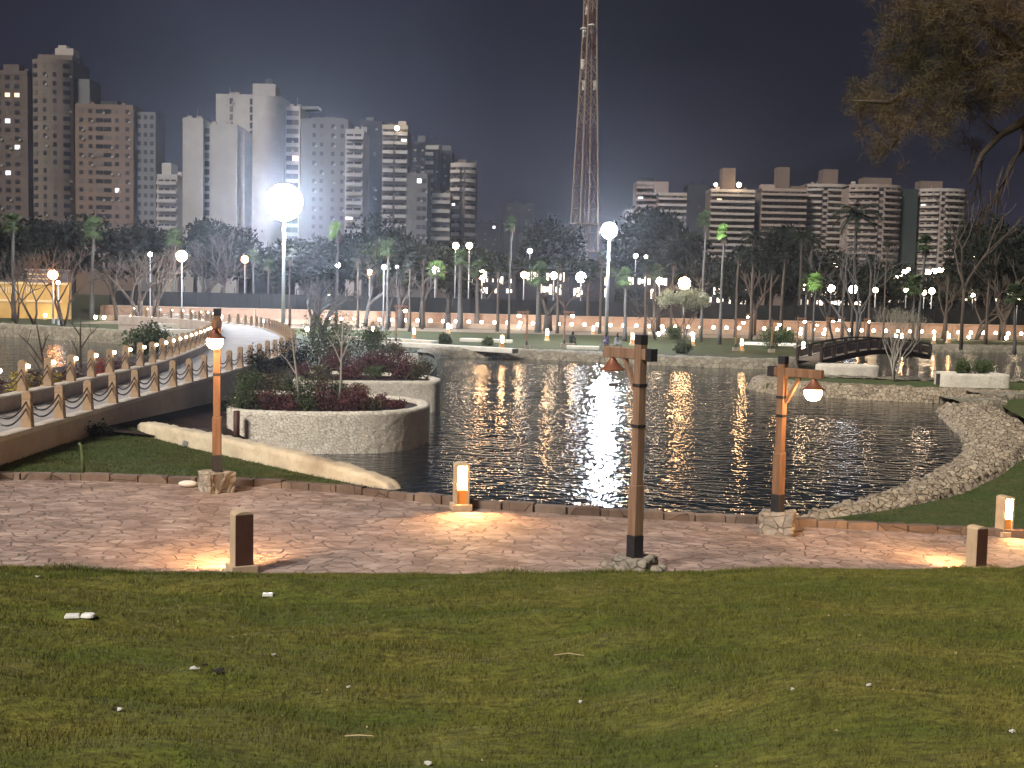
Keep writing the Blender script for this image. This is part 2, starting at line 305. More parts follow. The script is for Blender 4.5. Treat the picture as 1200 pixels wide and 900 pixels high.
# ------------------------------------------------------------------ helpers
class MB:
    def __init__(s): s.v = []; s.f = []; s.mi = []; s.smooth = False
    def add(s, vs, fs, mi=0):
        o = len(s.v); s.v += [tuple(v) for v in vs]; s.f += [tuple(i + o for i in f) for f in fs]; s.mi += [mi] * len(fs); return s
    def box(s, c, d, rz=0.0, top=1.0, mi=0, rx=0.0):
        x, y, z = d[0] / 2, d[1] / 2, d[2] / 2
        vs = [Vector((a * x * (top if k > 0 else 1), b * y * (top if k > 0 else 1), k * z)) for k in (-1, 1) for a, b in ((-1, -1), (1, -1), (1, 1), (-1, 1))]
        m = Matrix.Rotation(rz, 3, 'Z') @ Matrix.Rotation(rx, 3, 'Y')
        return s.add([m @ v + Vector(c) for v in vs], [(3, 2, 1, 0), (4, 5, 6, 7), (0, 1, 5, 4), (1, 2, 6, 5), (2, 3, 7, 6), (3, 0, 4, 7)], mi)
    def bar(s, a, b, w, h=None, mi=0):
        a, b = Vector(a), Vector(b); h = h or w; d = (b - a).normalized()
        up = Vector((0, 0, 1)) if abs(d.z) < 0.95 else Vector((0, 1, 0))
        x = d.cross(up).normalized() * w / 2; y = x.cross(d).normalized() * h / 2
        vs = [p + i * x + j * y for p in (a, b) for i, j in ((-1, -1), (1, -1), (1, 1), (-1, 1))]
        return s.add(vs, [(0, 1, 2, 3), (7, 6, 5, 4), (4, 5, 1, 0), (5, 6, 2, 1), (6, 7, 3, 2), (7, 4, 0, 3)], mi)
    def tube(s, pts, rad, n=8, mi=0, cap=True):
        pts = [Vector(p) for p in pts]; rings = []
        if not hasattr(rad, '__len__'): rad = [rad] * len(pts)
        px = None
        for i, p in enumerate(pts):
            d = (pts[min(i + 1, len(pts) - 1)] - pts[max(i - 1, 0)]).normalized()
            if px is None: px = d.cross(Vector((0, 0, 1)) if abs(d.z) < 0.9 else Vector((1, 0, 0))).normalized()
            x = (px - d * px.dot(d)).normalized(); px = x; y = d.cross(x)
            rings.append([p + (x * math.cos(2 * math.pi * k / n) + y * math.sin(2 * math.pi * k / n)) * rad[i] for k in range(n)])
        vs = [v for r in rings for v in r]; fs = []
        for i in range(len(pts) - 1):
            for k in range(n):
                a = i * n + k; b = i * n + (k + 1) % n; fs.append((a, b, b + n, a + n))
        if cap: fs.append(tuple(range(n))[::-1]); fs.append(tuple((len(pts) - 1) * n + k for k in range(n)))
        return s.add(vs, fs, mi)
    def lathe(s, prof, n=16, c=(0, 0, 0), mi=0):
        vs = []; fs = []
        for r, z in prof:
            for k in range(n):
                a = 2 * math.pi * k / n; vs.append((c[0] + r * math.cos(a), c[1] + r * math.sin(a), c[2] + z))
        for i in range(len(prof) - 1):
            for k in range(n):
                a = i * n + k; b = i * n + (k + 1) % n; fs.append((a, b, b + n, a + n))
        fs.append(tuple(range(n))[::-1]); fs.append(tuple((len(prof) - 1) * n + k for k in range(n)))
        return s.add(vs, fs, mi)
    def ball(s, c, r, n=12, m=7, sz=1.0, mi=0):
        pr = [(max(r * math.sin(math.pi * i / m), r * 0.02), -r * sz * math.cos(math.pi * i / m)) for i in range(m + 1)]
        return s.lathe(pr, n, c, mi)
    def prism(s, poly, z0, z1, mi=0):
        n = len(poly)
        area = sum(poly[i][0] * poly[(i + 1) % n][1] - poly[(i + 1) % n][0] * poly[i][1] for i in range(n))
        if area < 0: poly = list(poly)[::-1]
        vs = [(p[0], p[1], z0) for p in poly] + [(p[0], p[1], z1) for p in poly]
        return s.add(vs, [tuple(range(n))[::-1], tuple(range(n, 2 * n))] + [(i, (i + 1) % n, n + (i + 1) % n, n + i) for i in range(n)], mi)
    def build(s, name, m, parent=None, smooth=False, bevel=0.0):
        me = bpy.data.meshes.new(name); me.from_pydata(s.v, [], s.f)
        ms = m if isinstance(m, (list, tuple)) else [m]
        for k in ms: me.materials.append(M[k])
        if len(ms) > 1: me.polygons.foreach_set('material_index', s.mi)
        if smooth: me.polygons.foreach_set('use_smooth', [True] * len(me.polygons))
        me.update()
        o = bpy.data.objects.new(name, me); C.objects.link(o)
        if parent is not None: o.parent = parent
        if bevel:
            bv = o.modifiers.new('bevel', 'BEVEL'); bv.width = bevel; bv.segments = 2; bv.limit_method = 'ANGLE'
        return o
def np_mesh(name, v, f, m, parent=None, smooth=False):
    """v (n,3) array, f (k,3 or 4) array."""
    me = bpy.data.meshes.new(name); k, c = f.shape
    me.vertices.add(len(v)); me.vertices.foreach_set('co', np.ascontiguousarray(v, dtype=np.float32).ravel())
    me.loops.add(k * c); me.loops.foreach_set('vertex_index', f.astype(np.int32).ravel())
    me.polygons.add(k); me.polygons.foreach_set('loop_start', np.arange(0, k * c, c, dtype=np.int32))
    if smooth: me.polygons.foreach_set('use_smooth', np.ones(k, dtype=bool))
    me.update(calc_edges=True); me.materials.append(M[m])
    o = bpy.data.objects.new(name, me); C.objects.link(o)
    if parent is not None: o.parent = parent
    return o
def tag(o, label=None, cat=None, group=None, kind=None):
    if label: o['label'] = label
    if cat: o['category'] = cat
    if group: o['group'] = group
    if kind: o['kind'] = kind
    return o
def struct(o): o['kind'] = 'structure'; return o
def thing(name, label, cat, loc=(0, 0, 0), rz=0.0, group=None, sc=1.0):
    o = bpy.data.objects.new(name, None); C.objects.link(o); o.empty_display_size = 0.2
    o.location = loc; o.rotation_euler = (0, 0, rz); o.scale = (sc, sc, sc)
    return tag(o, label, cat, group)
def dup(root, loc, rz=0.0, label=None, group=None, sc=1.0):
    r = root.copy(); C.objects.link(r); r.location = loc; r.rotation_euler = (0, 0, rz); r.scale = (sc, sc, sc) if not hasattr(sc, '__len__') else sc
    if label: r['label'] = label
    if group: r['group'] = group
    for ch in list(root.children):
        c = ch.copy(); C.objects.link(c); c.parent = r
        for g in list(ch.children):
            d = g.copy(); C.objects.link(d); d.parent = c
    return r
ORD = ['first', 'second', 'third', 'fourth', 'fifth', 'sixth', 'seventh', 'eighth', 'ninth', 'tenth', 'eleventh', 'twelfth', 'thirteenth',
       'fourteenth', 'fifteenth', 'sixteenth', 'seventeenth', 'eighteenth', 'nineteenth', 'twentieth'] + \
      ['twenty-' + w for w in ('first', 'second', 'third', 'fourth', 'fifth', 'sixth', 'seventh', 'eighth', 'ninth')] + ['thirtieth'] + \
      ['thirty-' + w for w in ('first', 'second', 'third', 'fourth', 'fifth', 'sixth', 'seventh', 'eighth', 'ninth')] + ['fortieth'] + \
      ['forty-' + w for w in ('first', 'second', 'third', 'fourth', 'fifth', 'sixth', 'seventh', 'eighth', 'ninth')] + ['fiftieth'] + \
      ['fifty-' + w for w in ('first', 'second', 'third', 'fourth', 'fifth', 'sixth', 'seventh', 'eighth', 'ninth')] + ['sixtieth']

def hash3(i, j, k, s=0):
    h = (i * 374761393 + j * 668265263 + k * 2147483647 + s * 974634777) & 0xffffffff
    h = (h ^ (h >> 13)) * 1274126177 & 0xffffffff
    return ((h ^ (h >> 16)) & 0xffff) / 65535.0
def worley(P):
    """P (n,3) in cell units: the distance to the nearest feature point, and that cell's own number."""
    I = np.floor(P).astype(np.int64); best = np.full(len(P), 9.0); cid = np.zeros(len(P))
    for a in (-1, 0, 1):
        for b in (-1, 0, 1):
            for c in (-1, 0, 1):
                J = I + (a, b, c)
                Q = J + np.stack([hash3(J[:, 0], J[:, 1], J[:, 2], q) for q in (1, 2, 3)], 1)
                d = np.sqrt(((P - Q) ** 2).sum(1)); m = d < best
                best[m] = d[m]; cid[m] = hash3(J[:, 0], J[:, 1], J[:, 2], 9)[m]
    return best, cid
def vnoise(x, y, s=0):
    i = np.floor(x).astype(np.int64); j = np.floor(y).astype(np.int64); u = x - i; v = y - j
    u = u * u * (3 - 2 * u); v = v * v * (3 - 2 * v); z = np.zeros_like(i)
    return (hash3(i, j, z, s) * (1 - u) + hash3(i + 1, j, z, s) * u) * (1 - v) + (hash3(i, j + 1, z, s) * (1 - u) + hash3(i + 1, j + 1, z, s) * u) * v
def resample(pts, step):
    pts = np.array([tuple(p) for p in pts], float); d = np.r_[0, np.cumsum(np.sqrt((np.diff(pts, axis=0) ** 2).sum(1)))]
    n = max(2, int(d[-1] / step) + 1); t = np.linspace(0, d[-1], n)
    return np.stack([np.interp(t, d, pts[:, k]) for k in range(pts.shape[1])], 1)
def smooth_line(pts, it=2):
    pts = [np.array(p, float) for p in pts]
    for _ in range(it):
        q = [pts[0]]
        for a, b in zip(pts[:-1], pts[1:]): q += [a * .75 + b * .25, a * .25 + b * .75]
        q.append(pts[-1]); pts = q
    return pts
def stone_loft(name, rows, m, amp=0.05, cell=0.25, parent=None, step=0.1, smooth=True):
    """A sheet through the given 3-D polylines (same count of points each), broken up into stones by a cell relief."""
    n = None; out = []
    for r in rows:
        q = resample(r, step)
        if n is None: n = len(q)
        d = np.linspace(0, 1, len(q)); t = np.linspace(0, 1, n); out.append(np.stack([np.interp(t, d, q[:, k]) for k in range(3)], 1))
    G = []
    for a, b in zip(out[:-1], out[1:]):
        k = max(1, int(np.sqrt(((a - b) ** 2).sum(1)).mean() / step))
        for i in range(k): G.append(a + (b - a) * i / k)
    G.append(out[-1]); G = np.array(G); h, w, _ = G.shape
    du = np.gradient(G, axis=1); dv = np.gradient(G, axis=0) if h > 1 else du
    nn = np.cross(du, dv); nn /= np.linalg.norm(nn, axis=2, keepdims=True) + 1e-9
    P = G.reshape(-1, 3); d, c = worley(P / cell)
    hh = (np.clip(0.75 - d, 0, 1) ** 0.6 * 1.1 + c * 0.5) * amp
    P = P + nn.reshape(-1, 3) * hh[:, None]
    idx = np.arange(h * w).reshape(h, w)
    f = np.stack([idx[:-1, :-1], idx[:-1, 1:], idx[1:, 1:], idx[1:, :-1]], -1).reshape(-1, 4)
    return np_mesh(name, P, f, m, parent, smooth)

def land(name, poly, z, m, zb=-2.6):
    return struct(MB().prism(poly, zb, z).build(name, m))
# ------------------------------------------------------------------ ground, lake, paving
WZ, FZ, DZ = -1.2, -0.7, 0.68          # water, far bank and bridge deck levels
def gz(x):                              # the near paving falls away to the right
    t = np.maximum(0.0, np.asarray(x, float) - 0.8); return np.maximum(-0.055 * t, -0.75)
def g1(px, py):                         # a point of the near paving seen at a pixel
    z = 0.0
    for _ in range(6):
        p = gnd(px, py, z); z = float(gz(p.x))
    return gnd(px, py, z)

struct(MB().add([(-1500, -200, -2.6), (1500, -200, -2.6), (1500, 3000, -2.6), (-1500, 3000, -2.6)], [(0, 1, 2, 3)]).build('ground', 'ground_far'))
struct(MB().add([(-110, 14, WZ), (110, 14, WZ), (110, 150, WZ), (-110, 150, WZ)], [(0, 1, 2, 3)]).build('lake_water', 'water'))

kerb = [(-30, 27.2)] + [tuple(g1(*p)[:2]) for p in ((0, 562), (100, 563), (200, 567), (300, 570), (420, 579), (520, 592), (640, 602), (750, 608), (860, 613), (1000, 620), (1100, 626), (1200, 630))] + [(40, 20.6)]
lawn_edge = [(-30, 17.0)] + [tuple(g1(*p)[:2]) for p in ((0, 670), (300, 680), (600, 682), (800, 675), (1000, 672), (1150, 670), (1200, 668))] + [(40, 19.6)]
kerb = np.array(smooth_line(kerb, 1)); lawn_edge = np.array(smooth_line(lawn_edge, 1))
def ykerb(x): return np.interp(x, kerb[:, 0], kerb[:, 1])
def yedge(x): return np.interp(x, lawn_edge[:, 0], lawn_edge[:, 1])
def grid(name, xs, y0f, y1f, n, zf, m, smooth=True):
    X = np.repeat(xs[None, :], n, 0); t = np.linspace(0, 1, n)[:, None]
    Y = y0f(X) * (1 - t) + y1f(X) * t; Z = zf(X, Y)
    P = np.stack([X, Y, Z], -1).reshape(-1, 3); h, w = X.shape; idx = np.arange(h * w).reshape(h, w)
    f = np.stack([idx[:-1, :-1], idx[:-1, 1:], idx[1:, 1:], idx[1:, :-1]], -1).reshape(-1, 4)
    return np_mesh(name, P, f, m, None, smooth)
def pave_z(x, y): return gz(x) + 0.012 * (vnoise(x * 1.7, y * 1.7, 3) - 0.5)
pv = struct(grid('paving', np.linspace(-29, 39, 480), lambda x: yedge(x) - 0.25, lambda x: ykerb(x) - 0.0, 60, pave_z, 'flagstone'))
pv.name = 'path'

def lawn_h(x, y):
    x = np.asarray(x, float); y = np.asarray(y, float)
    e = yedge(x) - y
    base = gz(x) * np.clip(1 - e / 9, 0, 1) + 0.05 + 0.143 * np.maximum(e, 0)
    b = 0.28 * (vnoise(x * 0.42 + 3, y * 0.75, 5) - .5) + 0.17 * (vnoise(x * 0.95, y * 1.6, 6) - .5) + 0.045 * (vnoise(x * 2.6, y * 4.2, 7) - .5)
    return base + b * np.clip(e / 1.5 + 0.25, 0, 1)
def lawn_base(x, y):
    z = lawn_h(x, y); e = yedge(x) - y
    return np.where(e < 0.10, gz(x) - 0.05, z)
struct(grid('lawn', np.linspace(-26, 34, 700), lambda x: x * 0 + -4.0, lambda x: yedge(x) + 0.04, 320, lawn_base, 'turf'))
# grass blades over the part of the lawn in view
def blades(name, x, y, z, hgt, wid, m):
    n = len(x); a = rng.uniform(0, 6.283, n); l = rng.normal(0, 0.5, (n, 2)) * hgt[:, None]
    dx, dy = np.cos(a) * wid / 2, np.sin(a) * wid / 2
    P = np.empty((n, 3, 3)); P[:, 0] = np.stack([x - dx, y - dy, z - .005], 1); P[:, 1] = np.stack([x + dx, y + dy, z - .005], 1)
    P[:, 2] = np.stack([x + l[:, 0], y + l[:, 1], z + hgt], 1)
    return np_mesh(name, P.reshape(-1, 3), np.arange(n * 3).reshape(-1, 3), m)
nb = 330000
yy = 5.2 + (rng.random(nb) ** 0.8) * 14.6; xx = (rng.random(nb) - .5) * 2 * (0.47 * yy + 0.8)
k = yedge(xx) - yy > 0.02; xx, yy = xx[k], yy[k]
tuft = vnoise(xx * 3.1, yy * 4.5, 12); zz = lawn_h(xx, yy)
o = blades('grass', xx, yy, zz, (0.018 + 0.035 * tuft) * rng.uniform(.6, 1.3, len(xx)), np.full(len(xx), 0.006) * (0.6 + yy / 14), 'turf'); tag(o, kind='stuff')
# ragged longer grass along the lip of the lawn
xe = rng.uniform(-11, 12, 16000); ye = yedge(xe) - rng.uniform(0.0, 0.30, len(xe)) ** 1.2; lump = vnoise(xe * 1.6, ye * 0, 21)
o = blades('edge_grass', xe, ye, lawn_h(xe, ye), (0.03 + 0.10 * lump ** 2) * rng.uniform(.5, 1.3, len(xe)), np.full(len(xe), 0.010), 'turf'); tag(o, kind='stuff')

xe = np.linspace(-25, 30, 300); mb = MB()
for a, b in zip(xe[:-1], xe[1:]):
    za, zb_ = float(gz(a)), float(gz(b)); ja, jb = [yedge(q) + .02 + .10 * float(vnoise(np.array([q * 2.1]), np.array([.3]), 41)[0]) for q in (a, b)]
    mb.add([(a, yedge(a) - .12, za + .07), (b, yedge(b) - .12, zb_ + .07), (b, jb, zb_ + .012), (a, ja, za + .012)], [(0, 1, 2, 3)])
struct(mb.build('shaded_soil_edge', 'soil'))  # soil strip, its dark tone also standing for the lip's shaded side
# kerb stones along the water side of the path
mb = MB(); kq = resample([(x, y, 0) for x, y in kerb], 0.62)
for a, b in zip(kq[:-1], kq[1:]):
    L = math.dist(a[:2], b[:2]); an = math.atan2(b[1] - a[1], b[0] - a[0]); c = (a + b) / 2; hh = random.uniform(.13, .17)
    mb.box((c[0], c[1] + 0.1 + random.uniform(-.012, .012), float(gz(c[0])) + hh / 2 - .06), (L - random.uniform(.012, .035), .22, hh + .12), an + random.uniform(-.012, .012))
struct(mb.build('kerb', 'kerbstone', bevel=0.012))
mb = MB()
for a, b in zip(kq[:-1], kq[1:]):        # the footing under the kerb, down into the water
    mb.prism([(a[0], a[1] + .02), (b[0], b[1] + .02), (b[0], b[1] + .205), (a[0], a[1] + .205)], -2.6, float(gz((a[0] + b[0]) / 2)) - .05)
struct(mb.build('kerb_footing', 'kerbstone'))

# left lawn between the kerb, the bridge wall and the low cream wall
cw_front = [(-10.6, 33.4), (-9.6, 31.6), (-8.1, 29.8), (-5.9, 27.5), (-4.4, 25.9), (-3.0, 24.55), (-2.5, 24.15)]
lp = [(-30, float(ykerb(-30)) + .12)] + [(x, float(ykerb(x)) + .12) for x in (-20, -14, -11, -8, -6, -4, -2.6)] + [(x, y + .1) for x, y in cw_front[::-1]] + [(-11.2, 34.5), (-11.2, 30)]
lp += [(-30, 30)]
land('lawn_by_bridge', lp, 0.06, 'turf_far')
def pts_in(poly, n, x0, x1, y0, y1):
    x = rng.uniform(x0, x1, n); y = rng.uniform(y0, y1, n); ins = np.zeros(n, bool); j = len(poly) - 1
    for i in range(len(poly)):
        xi, yi = poly[i]; xj, yj = poly[j]
        with np.errstate(divide='ignore', invalid='ignore'):
            c = ((yi > y) != (yj > y)) & (x < (xj - xi) * (y - yi) / ((yj - yi) or 1e-9) + xi)
        ins ^= c; j = i
    return x[ins], y[ins]
x, y = pts_in(lp, 60000, -13, -2.5, 23.5, 34.5)
o = blades('grass', x, y, x * 0 + .06, rng.uniform(.02, .07, len(x)), np.full(len(x), .014), 'turf_far'); tag(o, kind='stuff')
# the bare bank between bridge, cream wall and planter
sb = MB(); sb.add([(-11.3, 32, .2), (-9.3, 31.5, .12), (-5.6, 27.6, -.5), (-6.0, 31.0, -1.35), (-7.0, 38.5, -1.35), (-9.3, 38.6, -.45), (-11.3, 50, -.5), (-11.3, 60, -.9), (-8.9, 60, -1.4), (-9.0, 46, -.9)],
       [(0, 1, 5, 6), (1, 2, 3, 5), (3, 4, 5), (6, 5, 9), (6, 9, 8, 7)])
struct(sb.build('earth_bank', 'soil'))
# low cream wall
cf = smooth_line(cw_front, 2)
def off(line, d, z):
    q = []
    for i, p in enumerate(line):
        a = np.array(line[max(0, i - 1)][:2]); b = np.array(line[min(len(line) - 1, i + 1)][:2]); t = (b - a) / np.linalg.norm(b - a)
        q.append((p[0] - t[1] * d, p[1] + t[0] * d, z(i / (len(line) - 1)) if callable(z) else z))
    return q
top = lambda t: .24 * (1 - t) + .08 * t + 1.35 * t * (1 - t)
w = stone_loft('garden_wall', [off(cf, 0, -.05), off(cf, .05, lambda t: top(t) - .05), off(cf, .14, top), off(cf, .46, top), off(cf, .54, lambda t: top(t) - .08), off(cf, .57, -1.5)][::-1], 'cream_plaster', .05, .32, step=.09)
w.name = 'low_wall'; tag(w, 'low cream rubble wall curving down across the lawn to the kerb', 'wall')

# right lawn and the rubble bank that rims the lake
inner = [(4.6, 23.6), (4.8, 29.2), (6.4, 29.9), (9.0, 31.4), (12.1, 35.3), (15.1, 40.2), (17.1, 45.0), (19.4, 52.1), (21.1, 58.8), (22.6, 61.5)]
inner = [(3.2, 23.0), (4.4, 24.1), (6.2, 26.3), (9.0, 29.9), (12.1, 34.9), (15.1, 40.2), (17.0, 45.0), (18.6, 51.0), (20.2, 57.5), (22.0, 61.0), (24.5, 63.0)]
outer = [(3.3, 22.7), (5.0, 23.4), (7.9, 25.8), (11.2, 29.5), (14.6, 34.5), (18.0, 40.5), (20.7, 46.5), (22.0, 52.0), (23.0, 56.0), (24.2, 58.5), (26.0, 60.5)]
inn, out_ = smooth_line(inner, 2), smooth_line(outer, 2)
mid = lambda f, z: [(a[0] * (1 - f) + b[0] * f, a[1] * (1 - f) + b[1] * f, z(i / (len(inn) - 1)) if callable(z) else z) for i, (a, b) in enumerate(zip(inn, out_))]
rb = stone_loft('stone_bank', [mid(0, -1.5), mid(.06, -1.0), mid(.2, lambda t: -.62 + .12 * math.sin(9 * t)), mid(.55, lambda t: -.42), mid(.85, lambda t: -.55), mid(1.0, -.95)], 'rubble', .16, .30, step=.085)
tag(rb, 'broad rubble stone rim curving round the right end of the lake', 'stone bank')
def rl_h(x, y): return np.maximum(-.12 - .055 * np.maximum(0, x - .8), -.70) + .05 * (vnoise(x * .6, y * .6, 31) - .5) + .02
oo = np.array(out_)
rp = [(x, float(ykerb(x)) + .1) for x in (3.0, 5, 8, 12, 20, 30, 38)] + [(38, 62), (28, 62.0)] + [(p[0], p[1]) for p in out_[::-1]]
bm = bmesh.new(); vs = [bm.verts.new((p[0], p[1], 0)) for p in rp]; bm.faces.new(vs)
bmesh.ops.triangulate(bm, faces=bm.faces[:])
for _ in range(4):
    bmesh.ops.subdivide_edges(bm, edges=[e for e in bm.edges if e.calc_length() > .8], cuts=1)
    bmesh.ops.triangulate(bm, faces=bm.faces[:])
for v in bm.verts: v.co.z = float(rl_h(np.array([v.co.x]), np.array([v.co.y]))[0])
bmesh.ops.recalc_face_normals(bm, faces=bm.faces[:])
me = bpy.data.meshes.new('lawn_by_lake'); bm.to_mesh(me); bm.free(); me.materials.append(M['turf_far'])
if me.polygons[0].normal.z < 0: me.flip_normals()
o = bpy.data.objects.new('lawn_by_lake', me); C.objects.link(o); struct(o)
x, y = pts_in(rp, 60000, 3, 18, 21.5, 42)
o = blades('grass', x, y, rl_h(x, y), rng.uniform(.02, .06, len(x)), np.full(len(x), .014), 'turf_far'); tag(o, kind='stuff')

# far bank: one sheet out to the horizon
shore = [(-60, 119), (-33.5, 104), (-27, 96), (-22, 84), (-18.2, 70), (-15.5, 60), (-12.0, 60), (-8, 59.6), (-5.2, 61), (-4.6, 68), (-4.9, 80), (-6.9, 92), (-4, 95.6), (3.4, 94.3), (11.6, 90), (18.9, 88), (21.5, 90), (25, 96), (29, 112), (36, 122), (48, 127), (90, 129)]
shs = [tuple(p) for p in smooth_line(shore, 2)]
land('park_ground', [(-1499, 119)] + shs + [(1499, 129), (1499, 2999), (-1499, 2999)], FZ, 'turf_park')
st = [(a, b) for a, b in shs if a > -6.95 and b > 87]
bk = stone_loft('shore_wall', [off(st, .9, FZ + .02), off(st, .75, FZ + .20), off(st, .1, FZ + .12), off(st, -.35, FZ - .05), off(st, -.6, -1.5)][::-1], 'bank_stone', .10, .5, step=.3)
tag(bk, 'low stone edging along the far shore of the lake', 'bank wall')
lf = [(a, b) for a, b in shs if a < -16]
b2 = stone_loft('pond_wall', [off(lf, 1.6, -.2), off(lf, .6, -.08), off(lf, -.1, -.15), off(lf, -.5, -1.5)][::-1], 'bank_stone', .10, .5, step=.35)
tag(b2, 'pale stone wall round the pond left of the bridge', 'bank wall')
mb = MB(); mb.prism([(-26, 30), (-14.2, 30), (-14.2, 47), (-16, 46), (-17.2, 40), (-18, 34), (-26, 31.5)], -2.6, .15)
struct(mb.build('planting_strip', 'soil'))
# grass spit with its rubble rim, right
sp_ = [(14.2, 66.6), (16.6, 65.3), (20.3, 63.4), (23.6, 63.6), (28, 60.6), (40, 60), (40, 72), (28.8, 72.4), (23, 71.5), (18.4, 73), (15.2, 71)]
land('grass_spit', sp_, FZ + .02, 'turf_far')
fr = smooth_line([(14.6, 71), (14.0, 68.5), (14.6, 66.4), (16.6, 65.0), (20.3, 63.1), (24.0, 63.0), (27.5, 61.6)], 2)
s2_ = stone_loft('spit_rim', [off(fr, -.5, -1.5), off(fr, -.25, FZ - .1), off(fr, .1, FZ + .13), off(fr, .75, FZ + .16), off(fr, 1.1, FZ - .05)], 'rubble', .13, .36, step=.14)
tag(s2_, 'pale rubble edging round the grass spit across the water', 'bank wall')
bk2 = smooth_line([(14.8, 71.5), (18.4, 73.3), (23, 72), (28.8, 72.8), (40, 72.3)], 2)
s3_ = stone_loft('channel_wall', [off(bk2, -.5, FZ), off(bk2, 0, FZ + .12), off(bk2, .3, FZ), off(bk2, .4, -1.5)], 'bank_stone', .1, .4, step=.25)
tag(s3_, 'low stone edge between the grass spit and the channel', 'bank wall')
# flat stone steps where the spit meets the rubble rim
for i, (px, py, L, W) in enumerate(((1140, 470, 2.6, 1.5), (1172, 463, 3.0, 1.3))):
    p = gnd(px, py, -.55); o = stone_loft('stone_step', [[(-L / 2, -W / 2, -.5), (L / 2, -W / 2, -.5)], [(-L / 2, -W / 2, .06), (L / 2, -W / 2, .06)], [(-L / 2, W / 2, .1), (L / 2, W / 2, .1)], [(-L / 2, W / 2, -.5), (L / 2, W / 2, -.5)]], 'bank_stone', .06, .4, step=.12)
    o.location = p; o.rotation_euler.z = .25; tag(o, ('broad flat stone step at the end of the rubble rim', 'pale flat stone step beside the grass, next to the rubble rim')[i], 'stone step', 'stone steps at the lake corner')

# ------------------------------------------------------------------ planters
def planter(name, poly, zt, label, m='cream_stone', cap=True, amp=.022, cell=.17, step=.07, soil=True, zb=-1.5):
    root = thing(name, label, 'planter', (poly[0][0], poly[0][1], 0))
    loc = Vector((poly[0][0], poly[0][1], 0)); q = [(x - loc.x, y - loc.y) for x, y in poly]
    line = [(x, y, 0) for x, y in smooth_line(q, 2)]
    # polygon runs counter-clockwise: outward is to the right of travel
    w = stone_loft('wall', [off(line, 0, zb), off(line, .0, zt - .06), off(line, .05, zt), off(line, .32, zt), off(line, .36, zt - .2)], m, amp, cell, root, step)
    if soil:
        MB().prism([p[:2] for p in off(line, .3, 0)], -1.4, zt - .12).build('soil', 'soil', root)
    return root
planter('stone_planter', [(-9.5, 41), (-9.35, 38.3), (-7.2, 38.0), (-5.2, 38.3), (-3.9, 38.9), (-3.05, 40.1), (-2.8, 41.8), (-3.3, 43.8), (-5.0, 45.2), (-10, 46)], .14, 'round cream pebble-stone planter full of purple shrubs rising from the lake')
planter('stone_planter', [(-9.6, 52.5), (-9.3, 50.3), (-6.5, 50.9), (-3.7, 51.7), (-3.15, 52.1), (-3.2, 54.0), (-4.6, 56.5), (-10, 57)], .16, 'cream stone planter behind the round one, its end jutting into the lake', cell=.2, step=.09)
o = MB(); o.tube([(0, 0, 0), (0, 0, 1.32)], .10, 10); o = o.build('drain_pipe', 'brown_panel', smooth=True); o.location = (-8.75, 37.85, -1.15); tag(o, 'rusty brown upright pipe against the round planter wall', 'pipe')
pc = gnd(994, 441, FZ)
planter('stone_planter', [(pc.x - 2.0, pc.y + .3), (pc.x - 1.6, pc.y - .5), (pc.x + 1.7, pc.y - .5), (pc.x + 2.05, pc.y + .4), (pc.x + 1.6, pc.y + 1.6), (pc.x - 1.6, pc.y + 1.6)], .0, 'low rounded cream stone planter on the grass spit near the footbridge', cell=.22, step=.1, zb=-.8)
pd = gnd(1146, 455, FZ)
planter('stone_planter', [(pd.x - 2.0, pd.y + .4), (pd.x - 1.7, pd.y), (pd.x + 1.7, pd.y), (pd.x + 1.95, pd.y + .4), (pd.x + 1.7, pd.y + 2.2), (pd.x - 1.7, pd.y + 2.2)], .08, 'square cream stone planter holding a green bush, right of the bare shrub', cell=.22, step=.1, zb=-.8)

# ------------------------------------------------------------------ bridge
RE = [(-11.3, 22), (-11.3, 59), (-12.3, 69), (-16.4, 85), (-20, 97), (-25, 107), (-34, 114.5)]
LE = [(-13.75, 22), (-13.8, 44), (-14.7, 52), (-16.8, 66), (-19.4, 78), (-23.6, 96), (-29, 104), (-36, 109)]
REs = resample([(x, y, DZ) for x, y in smooth_line(RE, 2)], 1.0); LEs = resample([(x, y, DZ) for x, y in smooth_line(LE, 2)], 1.0)
n = 90
RQ = np.stack([np.interp(np.linspace(0, 1, n), np.linspace(0, 1, len(REs)), REs[:, k]) for k in range(2)], 1)
LQ = np.stack([np.interp(np.linspace(0, 1, n), np.linspace(0, 1, len(LEs)), LEs[:, k]) for k in range(2)], 1)
br = thing('bridge', 'long low stone bridge curving away to the left beside the lake', 'bridge', (-12.5, 24, 0))
bo = np.array([-12.5, 24.0]); R_, L_ = RQ - bo, LQ - bo
mb = MB(); vs = [(p[0], p[1], DZ) for p in R_] + [(p[0], p[1], DZ) for p in L_]
mb.add(vs, [(i, i + 1, n + i + 1, n + i) for i in range(n - 1)]); mb.build('deck', 'deck', br)
mb = MB()
for Q, s in ((R_, 1), (L_, -1)):
    vs = [(p[0], p[1], DZ - .07) for p in Q] + [(p[0], p[1], -2.4) for p in Q]; fs = [(i, n + i, n + i + 1, i + 1) for i in range(n - 1)]
    mb.add(vs, fs if s > 0 else [f[::-1] for f in fs])
mb.build('side_wall', 'bridge_wall', br)
